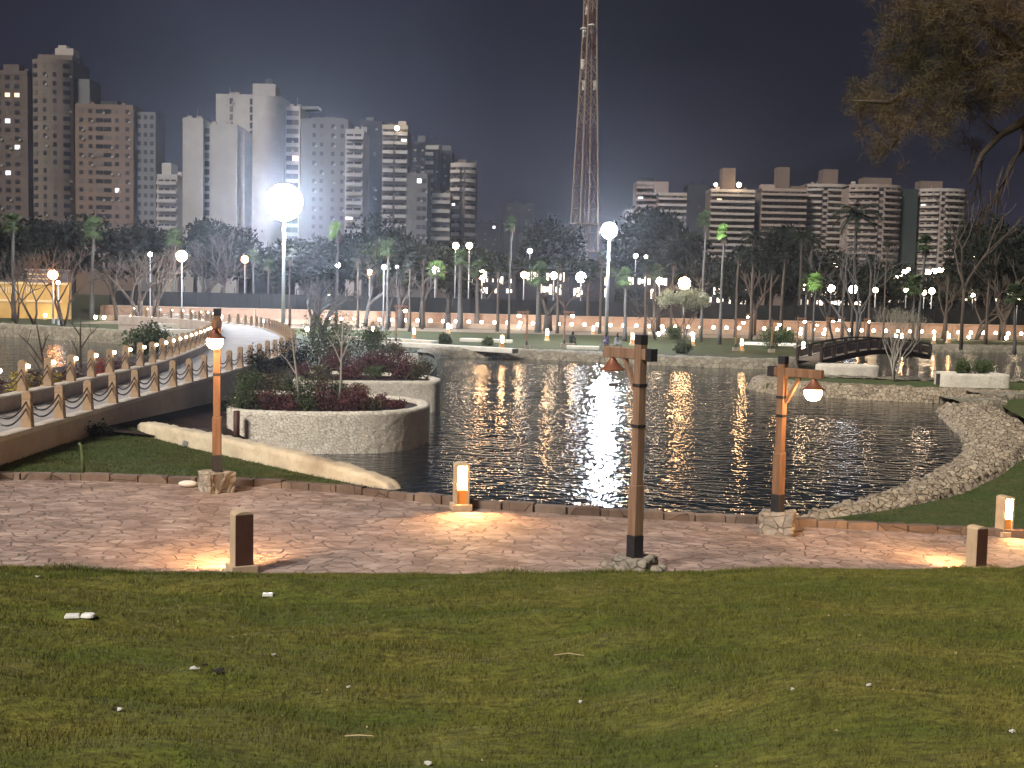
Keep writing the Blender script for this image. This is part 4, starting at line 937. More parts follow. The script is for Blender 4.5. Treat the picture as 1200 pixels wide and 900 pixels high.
for px, py, m, L, r in ((798, 414, 'leaf_shrub', 'round green bush on the shore below the pale lit bush', 1.0), (905, 408, 'leaf_mid', 'broad green bush left of the footbridge', 1.7), (791, 398, 'leaf_shrub', 'green bush left of the pale lit bush', 1.3), (920, 404, 'leaf_mid', 'green bush touching the footbridge end', 1.4), (572, 405, 'leaf_shrub', 'low dark hedge plant on the lower terrace', .7), (520, 403, 'leaf_shrub', 'low dark hedge plant on the upper terrace', .8)):
    p = gnd(px, py, FZ); shrub(L, p, r, r * 1.1, m, 1500, .12, 'bushes on the far bank')

# ---- bare trees (recursive limbs)
def limbs(mb, p, d, L, r, depth, up=.15, spread=.55, n=5, tips=None, minr=.004):
    pts = [Vector(p)]; d = Vector(d).normalized()
    for i in range(4):
        d = (d + Vector((wob(.18), wob(.18), wob(.12) + up * .15))).normalized(); pts.append(pts[-1] + d * L / 4)
    mb.tube(pts, [r, r * .9, r * .8, r * .72, r * .62], max(4, n), cap=False)
    if depth == 0:
        if tips is not None: tips.append(pts[-1])
        return
    for k in range(random.choice((2, 3))):
        a = random.uniform(0, 6.28); s = random.uniform(.6, 1.2) * spread
        x = d.orthogonal().normalized(); y = d.cross(x)
        nd = d + (x * math.cos(a) + y * math.sin(a)) * s + Vector((0, 0, up))
        limbs(mb, pts[-1 if k < 2 else 3], nd, L * random.uniform(.62, .85), max(minr, r * random.uniform(.5, .65)), depth - 1, up, spread, 4, tips, minr)
def bare_tree(name, label, loc, H, r, depth, m, lean=(0, 0), spread=.55, up=.15, group=None, stems=1, minr=.004, leaves=None, cat='tree'):
    t = thing(name, label, cat, loc, 0, group); tips = []
    tr = MB(); cr_ = MB()
    for s in range(stems):
        dx, dy = lean[0] + (wob(.35) if stems > 1 else 0), lean[1] + (wob(.35) if stems > 1 else 0)
        h0 = H * (.38 if stems == 1 else .3); top = Vector((dx * h0, dy * h0, h0))
        tr.tube([(0, 0, 0), top * .5 + Vector((wob(.03) * H * .5, wob(.03) * H * .5, 0)), top], [r, r * .85, r * .75], 8)
        for k in range(3 if stems == 1 else 2):
            a = 2.1 * k + wob(.5); limbs(cr_, top, (dx + spread * math.cos(a), dy + spread * math.sin(a), 1), H * .27, r * .6, depth, up, spread, 5, tips, minr)
    tr.build('trunk', m, t, smooth=True); cr_.build('branches', m, t)
    if leaves:
        tp = [tuple(q) for q in tips]; leaf_cloud('crown', tp, [leaves[2]] * len(tp), leaves[1], leaves[3], leaves[0], t)
    return t
# saplings near the planters
def sap(label, px, py, zb, Y, H, fork, m='bark_pale', lean=0.0):
    p = at(px, py, Y); t = thing('sapling', label, 'sapling', (p.x, Y, zb)); mb = MB()
    mb.tube([(0, 0, 0), (lean * H * .3 + .02, 0, H * .35), (lean * H * .6, 0, H * .65), (lean * H, 0, H)], [.05, .042, .03, .014], 7); mb.build('trunk', m, t, smooth=True)
    mb = MB()
    for z, dx, dz in fork:
        b0 = Vector((lean * H * z, 0, H * z)); mb.tube([b0, b0 + Vector((dx * .5, .05, dz * .6)), b0 + Vector((dx, .08, dz))], [.028, .02, .008], 6)
        b1 = b0 + Vector((dx * .6, .05, dz * .65)); mb.tube([b1, b1 + Vector((-dx * .15 + .05, -.1, dz * .5))], [.014, .005], 5)
    mb.build('branches', m, t); return t
sap('pale forked sapling leaning left at the left of the round planter', 351, 458, .1, 40.5, 2.75, [(.4, -.62, .75), (.6, .12, .6)], lean=-.12)
sap('straight pale sapling in the middle of the round planter', 398, 460, .1, 41, 2.9, [(.5, -.5, .9), (.55, .55, 1.1), (.7, -.3, .6), (.72, .35, .6)], lean=.03)
sap('thin sapling between the lamp railing and the pond, left of the red bush', 93, 432, .3, 40, 2.9, [(.4, -.35, .8), (.55, .6, .8), (.7, -.5, .6)], 'bark', .02)
sap('leaning thin sapling behind the yellow bush', 57, 440, .3, 36.5, 2.7, [(.3, -.55, .9), (.5, -.8, .9), (.6, .2, .6)], 'bark', -.14)
MB_ = None
# left bank: bare bushes and pollarded trees
bt = [(74, 375, 120, 8.5, .16, 'bark', 'many-stemmed bare tree in front of the ochre wall', 3), (20, 378, 118, 7.5, .12, 'bark', 'bare many-stemmed bush at the left frame edge', 3), (137, 366, 150, 7.5, .3, 'bark', 'gnarled pollarded tree lit from below left of the stone tiers', 1), (165, 372, 140, 8.5, .28, 'bark', 'pale lit tree with upright stems left of the stone tiers', 3),
      (180, 372, 142, 9, .25, 'bark', 'lit upright tree right next to another by the stone tiers', 2), (232, 362, 165, 11, .2, 'bark_grey', 'bare grey tree right of the warm globe lamp', 2), (262, 362, 168, 11.5, .22, 'bark_grey', 'leaning bare grey tree behind the bridge rail', 1), (237, 366, 160, 9, .15, 'bark_dark', 'dark bare tree left of the giant globe', 2),
      (428, 375, 148, 8.5, .28, 'bark_grey', 'bare tree with flat spreading top left of centre', 2), (495, 378, 148, 8.2, .42, 'bark_grey', 'twisted bare tree under the dark canopy left of centre', 1), (573, 372, 156, 9, .2, 'bark_grey', 'bare tree behind the wall left of the thin palm', 1), (665, 372, 152, 7, .2, 'bark', 'bare tree behind the timber lamp at the shore', 1),
      (768, 392, 128, 5.0, .12, 'bark', 'small thin tree right of the tall white globe', 2), (775, 372, 154, 6, .2, 'bark_grey', 'low bare tree by the promenade wall', 1), (820, 372, 152, 6.5, .18, 'bark_grey', 'bare low tree behind the pale lit bush', 1), (1002, 395, 118, 10.5, .16, 'bark_grey', 'wide branchy bare tree behind the footbridge', 3), (978, 395, 125, 8, .12, 'bark_dark', 'dark bare tree behind the footbridge', 2),
      (1145, 378, 150, 6.5, .25, 'bark', 'spreading bare tree lit orange from below at right', 2), (1178, 380, 148, 8, .25, 'bark', 'bare tree lit orange at the far right', 2), (1105, 376, 150, 7, .18, 'bark', 'orange lit bare tree right of the palm pair', 1), (366, 385, 118, 5.2, .3, 'bark_grey', 'short pollarded tree lit from below, left of the other', 2), (378, 385, 116, 5.6, .3, 'bark_grey', 'short pollarded tree lit from below, right of the other', 2), (40, 372, 128, 8, .14, 'bark', 'leaning bare tree left of the orange lamp', 2)]
for px, py, Y, H, r, m, L, st in bt:
    p = at(px, py, Y); z = FZ if p.x > -20 and Y < 149 else -.1
    if Y > 149: z = FZ
    bare_tree('bare_tree', L, (p.x, Y, FZ), H + .3, r, 3, m, (wob(.25), wob(.1)), .65, .12, 'bare trees of the park', st, .03)
p = gnd(1048, 448, FZ); bare_tree('bare_shrub', 'pale many-stemmed bare shrub on the grass spit', p, 4.1, .05, 3, 'bark_pale', (0, 0), .35, .35, None, 7, .009, ('leaf_grey', 2600, .22, .035), 'shrub')
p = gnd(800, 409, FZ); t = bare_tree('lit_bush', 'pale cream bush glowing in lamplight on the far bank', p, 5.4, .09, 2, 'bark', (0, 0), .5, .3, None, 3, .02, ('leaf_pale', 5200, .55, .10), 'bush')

# ---- palms
def frond_fan(mb_pts, top, L, ang, pitch, blades_=9, w=.05):
    """A fan leaf: stalk, then narrow segments radiating in its plane."""
    ca, sa = math.cos(ang), math.sin(ang); d = Vector((ca * math.cos(pitch), sa * math.cos(pitch), math.sin(pitch)))
    s = Vector((-sa, ca, 0)); hub = top + d * L * .42
    mb_pts.bar(top, hub, .03, .02)
    for k in range(blades_):
        a = (k / (blades_ - 1) - .5) * 2.3; e = (d * math.cos(a) + s * math.sin(a)).normalized() * L * .62 * (1 - .15 * abs(a)); q = hub + e + Vector((0, 0, -.25 * L * random.uniform(.3, 1)))
        m_ = hub + e * .55; n_ = s * w * L
        mb_pts.add([hub, m_ + n_ * math.cos(a) - d * w * L * math.sin(a), q, m_ - n_ * math.cos(a) + d * w * L * math.sin(a)], [(0, 1, 2, 3)])
def palm_fan(label, loc, H, crown=1.7, trunk_r=.16, lean=0.0, wind=0.0, lm='leaf_palm', tm='bark_grey', nf=30, group='fan palms of the park', skirt=True):
    crown *= .8; t = thing('fan_palm', label, 'palm', loc, 0, group)
    pts = [(lean * H * (k / 8) ** 1.4 + .03 * math.sin(k), 0, H * k / 8) for k in range(9)]
    MB().tube(pts, [trunk_r * (1.25 - .4 * min(1, k / 3) - .2 * k / 8) for k in range(9)], 9).build('trunk', tm, t, smooth=True)
    top = Vector(pts[-1]); mb = MB()
    for k in range(nf):
        a = k * 2.399; pitch = R(80) - (k / nf) ** 1.1 * R(125)
        a = math.pi + ((a % 6.283) - math.pi) * (1 - wind)
        frond_fan(mb, top + Vector((0, 0, -.1 * k / nf)), crown * random.uniform(.8, 1.15), a, pitch)
    mb.build('crown', lm, t)
    if skirt:
        sk = MB()
        for k in range(16):
            a = k * 2.4; b = top + Vector((.12 * math.cos(a), .12 * math.sin(a), -.2)); sk.bar(b, b + Vector((.22 * math.cos(a), .22 * math.sin(a), -random.uniform(.5, 1.1))), .09, .02)
        sk.build('dead_skirt', 'bark', t)
    return t
def palm_feather(label, loc, H, crown=3.2, trunk_r=.2, lm='leaf_dark', tm='bark_dark', nf=22, lean=0.0):
    t = thing('date_palm', label, 'palm', loc, random.uniform(0, 6), 'feather palms of the park')
    MB().tube([(lean * H * (k / 5) ** 1.5, 0, H * k / 5) for k in range(6)], [trunk_r * 1.2] + [trunk_r] * 5, 9).build('trunk', tm, t, smooth=True)
    top = Vector((lean * H, 0, H)); mb = MB()
    for k in range(nf):
        a = k * 2.399; p0 = R(75) - R(85) * (k / nf); L = crown * random.uniform(.85, 1.1); pts = []
        for i in range(9):
            s = i / 8; pi = p0 - R(75) * s; prev = pts[-1] if pts else top
            pts.append(prev + Vector((math.cos(a) * math.cos(pi), math.sin(a) * math.cos(pi), math.sin(pi))) * (L / 8 if i else 0))
        mb.tube(pts, .03, 4, cap=False); sd_ = Vector((-math.sin(a), math.cos(a), 0))
        for i in range(1, 9):
            for j in (-1, 1):
                for u in (0, .5):
                    b = pts[i - 1].lerp(pts[i], u); e = b + sd_ * j * L * .17 * (1 - .5 * abs(i / 8 - .4)) + Vector((0, 0, -.12 * L)) + (pts[i] - pts[i - 1]) * .8
                    w = (pts[i] - pts[i - 1]) * .22; mb.add([b - w, e, b + w], [(0, 1, 2)])
    mb.build('crown', lm, t); return t
def pbase(px, ybase, ytop, Y, z=FZ):
    top = at(px, ytop, Y); return Vector((top.x, Y, z)), top.z - z
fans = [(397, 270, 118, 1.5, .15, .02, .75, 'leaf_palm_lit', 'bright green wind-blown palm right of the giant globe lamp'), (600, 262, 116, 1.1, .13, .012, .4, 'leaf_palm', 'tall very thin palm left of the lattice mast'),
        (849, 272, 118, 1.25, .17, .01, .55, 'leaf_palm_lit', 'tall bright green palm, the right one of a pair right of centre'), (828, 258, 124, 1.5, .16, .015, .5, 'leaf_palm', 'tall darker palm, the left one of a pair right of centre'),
        (734, 325, 122, 1.6, .20, .0, .4, 'leaf_palm', 'short leafy palm just right of the tall white globe lamp'), (632, 322, 140, 2.2, .35, .0, .2, 'leaf_palm', 'stout palm with broad crown behind the shore lamps'),
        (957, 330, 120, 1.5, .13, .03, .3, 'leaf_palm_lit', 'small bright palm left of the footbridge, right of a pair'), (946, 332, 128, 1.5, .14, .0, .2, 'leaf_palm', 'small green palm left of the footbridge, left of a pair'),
        (1085, 286, 112, 1.35, .17, .035, .3, 'leaf_palm', 'tall palm with round green crown at right'), (1073, 335, 100, 1.4, .15, .02, .3, 'leaf_palm', 'short green palm beside the tall one at right'),
        (1040, 283, 150, .9, .12, .0, .0, 'leaf_dark', 'thin dark palm left of the tall palm at right'), (110, 268, 150, 2.2, .26, .03, .3, 'leaf_palm', 'dim tall palm behind the gnarled tree at left'),
        (15, 262, 140, 2.0, .24, .0, .2, 'leaf_palm', 'dim tall palm at the left frame edge'), (205, 278, 155, 1.9, .24, .0, .2, 'leaf_palm', 'dim palm behind the warm globe lamp at left'),
        (297, 300, 160, 1.4, .2, .0, .2, 'leaf_palm', 'dim palm just left of the giant globe'), (315, 310, 165, 1.4, .22, .0, .2, 'leaf_palm', 'dim shorter palm touching the giant globe pole'),
        (455, 292, 138, 1.5, .2, .0, .2, 'leaf_palm', 'palm with pale trunk left of the high pair of lamps'), (540, 302, 145, 1.7, .35, .0, .1, 'leaf_palm', 'stout palm under the high pair of lamps'),
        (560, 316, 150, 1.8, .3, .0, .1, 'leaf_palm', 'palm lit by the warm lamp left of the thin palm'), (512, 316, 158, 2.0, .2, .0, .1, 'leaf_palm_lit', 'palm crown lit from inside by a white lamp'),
        (883, 300, 130, 1.5, .2, .0, .2, 'leaf_dark', 'dark palm in front of the broad dark tree right of centre'), (921, 296, 135, 1.6, .22, .03, .2, 'leaf_dark', 'dark palm left of the pair near the footbridge'),
        (1190, 345, 110, 1.6, .16, -.03, .2, 'leaf_palm', 'green palm cut by the right frame edge'), (768, 318, 150, 1.6, .24, .0, .1, 'leaf_palm', 'dim palm among the lamps left of the big warm lamp'),
        (690, 322, 152, 1.8, .24, .0, .1, 'leaf_dark', 'dark palm behind the white globe lamp, under the mast'), (481, 306, 134, 1.3, .16, .0, .1, 'leaf_dark', 'dark palm between the twisted tree and the lit crown'), (585, 312, 140, 1.3, .18, .01, .1, 'leaf_dark', 'dark palm directly left of the tall thin palm'), (655, 306, 138, 1.4, .18, .0, .1, 'leaf_dark', 'dark palm left of the lamp under the mast'), (706, 300, 140, 1.2, .16, .01, .1, 'leaf_dark', 'dark slim palm touching the white globe pole'), (758, 312, 136, 1.3, .17, .0, .1, 'leaf_dark', 'dark palm right of the short leafy palm'), (790, 306, 140, 1.3, .16, .02, .1, 'leaf_dark', 'dark palm left of the big warm lamp'), (866, 296, 138, 1.4, .17, .01, .1, 'leaf_dark', 'dark palm just right of the tall bright pair'), (905, 310, 140, 1.3, .18, .0, .1, 'leaf_dark', 'dark palm over the lamp post left of the footbridge'), (990, 312, 138, 1.3, .15, .0, .1, 'leaf_dark', 'dark slim palm left of the branchy bare tree'), (1022, 306, 140, 1.4, .17, .01, .1, 'leaf_dark', 'dark palm right of the branchy bare tree'), (1112, 312, 138, 1.3, .17, .0, .1, 'leaf_dark', 'dark palm right of the tall round-crowned palm'), (1160, 318, 136, 1.4, .18, .01, .1, 'leaf_dark', 'dark palm right of the tall bare trunk'), (420, 300, 140, 1.3, .15, .0, .1, 'leaf_dark', 'dark palm right of the bright wind-blown palm'), (497, 298, 142, 1.2, .15, .01, .1, 'leaf_dark', 'dark slim palm just left of the lit palm crown'), (340, 300, 128, 1.2, .14, .0, .2, 'leaf_dark', 'thin dark palm directly right of the giant globe pole')]
for px, py, Y, cr_s, tr, ln, wd, lm, L in fans:
    b, H = pbase(px, 0, py, Y, FZ); b.x -= ln * H
    palm_fan(L, b, H, cr_s, tr, ln, wd, lm, 'bark' if lm == 'leaf_dark' else 'bark_grey')
for px, py, Y, c, tr, lm, L in ((1004, 252, 122, 2.8, .16, 'leaf_dark', 'tall dark feathery palm in front of the curved tower'), (884, 278, 170, 2.4, .2, 'leaf_dark', 'dark feather palm before the second banded tower'),
                                (940, 278, 170, 2.2, .2, 'leaf_dark', 'left one of two dark feather palms before the third banded tower'), (952, 282, 175, 2.2, .2, 'leaf_dark', 'right one of two dark feather palms before the third banded tower')):
    b, H = pbase(px, 0, py, Y, FZ); palm_feather(L, b, H, c, tr, lm)
# tall bare trunks
for px, y0, Y, r, ln, tm, L in ((1135, 236, 118, .2, .0, 'bark', 'tall bare straight trunk at right with a thin ragged top'), (1176, 300, 150, .2, .03, 'bark', 'bare leaning trunk at far right'),
                                (470, 330, 144, .55, .0, 'bark_dark', 'very thick dark trunk left of the twisted bare tree'), (376 + 80, 330, 146, .3, 0, 'bark_grey', 'pale straight trunk left of the thick dark trunk'),
                                (525, 345, 147, .5, .0, 'bark_dark', 'thick dark trunk under the high pair of lamps'), (643, 345, 146, .6, .0, 'bark_dark', 'thick dark trunk between the shore lamp posts'),
                                (772, 345, 146, .35, .0, 'bark_dark', 'dark trunk under the lamps right of the white globe'), (885, 320, 147, .4, .03, 'bark', 'brown straight trunk behind the shore lamps right of centre')):
    b, H = pbase(px, 0, y0, Y, FZ); t = bare_tree('bare_tree', L, b, H * 1.08, r, 2, tm, (ln, 0), .5, .25, 'tall bare trunks', 1, .02)

# ---- broad dark trees
def broad(label, loc, H, W, m, n, size, lobes=9, trunk=.35, name='broadleaf_tree', group='dark trees behind the park', flat=.62):
    t = thing(name, label, 'tree', loc, random.uniform(0, 6), group); cs, rs = [], []
    for i in range(lobes):
        a = random.uniform(0, 6.28); q = random.uniform(.1, .42) * W; cs.append((q * math.cos(a), q * math.sin(a), H * random.uniform(.5, .86))); rs.append(random.uniform(.16, .27) * W)
    leaf_cloud('crown', cs, rs, n, size, m, t, squash=flat)
    mb = MB(); mb.tube([(0, 0, 0), (wob(.3), wob(.3), H * .25), (wob(.5), wob(.5), H * .5)], [trunk, trunk * .8, trunk * .55], 8)
    for c in cs[:6]: mb.tube([(0, 0, H * .33), (c[0] * .5, c[1] * .5, H * .5), c], [trunk * .4, trunk * .25, trunk * .1], 6)
    mb.build('trunk', 'bark_dark', t); return t
protos = {}
def bt_(kind, label, px, ytop, Y, W, H=None):
    top = at(px, ytop, Y); Hh = top.z - FZ
    if kind not in protos:
        dims = {'round': (10, 11, .62), 'flat': (10, 16, .35), 'tall': (14, 9, 1.0), 'loose': (11, 11, .7), 'mid': (10, 11, .62)}[kind]
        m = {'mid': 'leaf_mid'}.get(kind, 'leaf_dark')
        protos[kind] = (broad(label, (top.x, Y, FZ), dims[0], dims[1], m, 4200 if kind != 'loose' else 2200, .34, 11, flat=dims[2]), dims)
        o, d = protos[kind]; s = (W / d[1], W / d[1], Hh / d[0] * 1.12); o.scale = s
    else:
        o, d = protos[kind]; dup(o, (top.x, Y, FZ), random.uniform(0, 6.28), label, sc=(W / d[1], W / d[1], Hh / d[0] * 1.12))
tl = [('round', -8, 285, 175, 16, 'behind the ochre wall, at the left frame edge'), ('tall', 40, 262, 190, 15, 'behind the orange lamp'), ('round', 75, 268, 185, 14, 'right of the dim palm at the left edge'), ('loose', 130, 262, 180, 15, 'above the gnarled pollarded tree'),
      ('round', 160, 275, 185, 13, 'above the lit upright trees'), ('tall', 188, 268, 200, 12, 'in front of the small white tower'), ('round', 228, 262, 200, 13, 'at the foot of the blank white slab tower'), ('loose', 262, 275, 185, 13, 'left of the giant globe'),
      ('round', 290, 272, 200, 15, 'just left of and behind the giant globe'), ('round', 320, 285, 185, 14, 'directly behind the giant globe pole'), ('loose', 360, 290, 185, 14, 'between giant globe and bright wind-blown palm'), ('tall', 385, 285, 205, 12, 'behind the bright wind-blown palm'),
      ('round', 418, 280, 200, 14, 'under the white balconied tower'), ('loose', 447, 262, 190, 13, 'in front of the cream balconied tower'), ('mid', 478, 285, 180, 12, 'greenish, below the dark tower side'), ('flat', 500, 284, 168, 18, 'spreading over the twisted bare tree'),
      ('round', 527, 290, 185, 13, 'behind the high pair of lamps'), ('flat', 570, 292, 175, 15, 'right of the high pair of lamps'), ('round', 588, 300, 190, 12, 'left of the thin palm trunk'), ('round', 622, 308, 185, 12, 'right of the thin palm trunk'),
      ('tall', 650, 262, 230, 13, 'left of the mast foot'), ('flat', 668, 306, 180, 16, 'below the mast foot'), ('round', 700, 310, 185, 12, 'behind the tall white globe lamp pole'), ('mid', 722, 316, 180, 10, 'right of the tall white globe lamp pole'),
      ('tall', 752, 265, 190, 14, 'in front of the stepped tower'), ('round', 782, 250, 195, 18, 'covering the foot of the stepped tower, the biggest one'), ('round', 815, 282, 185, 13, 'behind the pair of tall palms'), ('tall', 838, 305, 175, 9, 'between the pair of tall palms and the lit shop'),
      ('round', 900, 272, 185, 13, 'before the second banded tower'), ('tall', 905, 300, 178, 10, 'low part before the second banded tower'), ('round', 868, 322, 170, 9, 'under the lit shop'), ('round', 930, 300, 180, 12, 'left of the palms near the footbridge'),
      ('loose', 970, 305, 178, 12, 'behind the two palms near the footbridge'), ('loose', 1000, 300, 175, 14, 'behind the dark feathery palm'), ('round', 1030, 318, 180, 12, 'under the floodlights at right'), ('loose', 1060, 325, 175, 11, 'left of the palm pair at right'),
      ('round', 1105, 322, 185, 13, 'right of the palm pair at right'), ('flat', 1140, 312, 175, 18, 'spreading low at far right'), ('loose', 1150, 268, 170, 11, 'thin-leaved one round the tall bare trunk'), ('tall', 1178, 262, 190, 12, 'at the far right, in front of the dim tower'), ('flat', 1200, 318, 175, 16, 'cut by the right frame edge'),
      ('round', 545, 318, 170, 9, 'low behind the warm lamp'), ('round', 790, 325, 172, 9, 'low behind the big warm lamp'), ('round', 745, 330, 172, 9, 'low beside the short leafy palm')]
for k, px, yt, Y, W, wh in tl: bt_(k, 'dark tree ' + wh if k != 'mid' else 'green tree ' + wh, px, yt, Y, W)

# ---- pine branch reaching in at the upper right
pt = thing('pine_tree', 'large pine whose brown-green boughs reach in at the top right', 'tree', (9.6, 14.0, .55))
tr_ = MB(); o0 = Vector((9.6, 14.0, .55))
tr_.tube([(0, 0, -.4), (.1, 0, 2.0), (-.1, .1, 4.2), (.0, .2, 6.6), (.2, .1, 9.2)], [.32, .27, .22, .16, .07], 12); tr_.build('trunk', 'bark', pt, smooth=True)
br_ = MB(); spots = []
def bough(pxs, r0, r1, Y0):
    pts = [at(px, py, Y) - o0 for px, py, Y in pxs]; k = len(pts)
    br_.tube(pts, [r0 + (r1 - r0) * i / (k - 1) for i in range(k)], 7); return pts
bough([(1560, 120, 14.1), (1400, 130, 13.8), (1280, 118, 13.6), (1200, 142, 13.3), (1172, 158, 13.1), (1150, 182, 13.0), (1136, 215, 12.9)], .10, .012, 0)
bough([(1280, 118, 13.6), (1220, 150, 13.4), (1185, 190, 13.2), (1172, 225, 13.1), (1168, 250, 13.1)], .035, .006, 0)
bough([(1200, 142, 13.3), (1196, 175, 13.2), (1180, 205, 13.1), (1160, 240, 13.1)], .022, .005, 0)
bough([(1172, 158, 13.1), (1160, 148, 13.0), (1150, 140, 12.9)], .015, .005, 0)
bough([(1560, 20, 14.0), (1350, 30, 13.6), (1200, 60, 13.2), (1110, 85, 12.9), (1040, 120, 12.7), (1000, 118, 12.6)], .09, .01, 0)
bough([(1200, 60, 13.2), (1150, 25, 13.0), (1090, 15, 12.8), (1060, 10, 12.7)], .04, .01, 0)
bough([(1110, 85, 12.9), (1080, 130, 12.8), (1050, 165, 12.7), (1038, 182, 12.7)], .025, .006, 0)
bough([(1350, 30, 13.6), (1260, 90, 13.3), (1190, 105, 13.1), (1120, 125, 13.0)], .05, .008, 0)
for sx, sy in ((1136, 215), (1150, 182), (1168, 250), (1160, 240), (1180, 205), (1172, 225)):
    for q in range(4):
        x, y = sx + wob(14), sy + wob(10); bough([(x, y, 13.1), (x - 4 + wob(6), y + 18, 13.05), (x - 10 + wob(10), y + random.uniform(25, 55), 13.0)], .008, .003, 0)
br_.build('branch', 'bark', pt, smooth=True)
cl = [(1075, 8, 42), (1110, 18, 50), (1150, 12, 55), (1195, 20, 60), (1060, 48, 30), (1045, 70, 30), (1018, 108, 26), (1006, 118, 18), (1038, 125, 32), (1040, 155, 24), (1036, 176, 12), (1085, 70, 44), (1100, 100, 44), (1130, 70, 50), (1180, 70, 50), (1070, 130, 34), (1100, 140, 26), (1130, 118, 30), (1165, 112, 30), (1200, 98, 36), (1150, 148, 16), (1240, 60, 70), (1260, 20, 70), (1300, 80, 70), (1145, 170, 10)]
n = 62000; cc = np.array([tuple(at(x, y, 13.0 + wob(.7)) - o0) for x, y, r in cl]); rr = np.array([r / F_PX * 13 for x, y, r in cl]); pk = rng.choice(len(cl), n, p=rr ** 2 / (rr ** 2).sum())
# needles hang in tufts round many small centres
tn = 1500; tp = rng.choice(len(cl), tn, p=rr ** 2 / (rr ** 2).sum()); td = rng.normal(size=(tn, 3)) * .55; TC = cc[tp] + td * rr[tp][:, None]
ti = rng.integers(0, tn, n); base = TC[ti] + rng.normal(size=(n, 3)) * .035; dr = rng.normal(size=(n, 3)) + (-.3, 0, .15); dr /= np.linalg.norm(dr, axis=1, keepdims=True)
ln = rng.uniform(.07, .17, n)[:, None]; sdv = np.cross(dr, rng.normal(size=(n, 3))); sdv /= np.linalg.norm(sdv, axis=1, keepdims=True)
V = np.stack([base - sdv * .0022, base + sdv * .0022, base + dr * ln], 1).reshape(-1, 3)
np_mesh('crown', V, np.arange(3 * n).reshape(-1, 3), 'needles', pt)
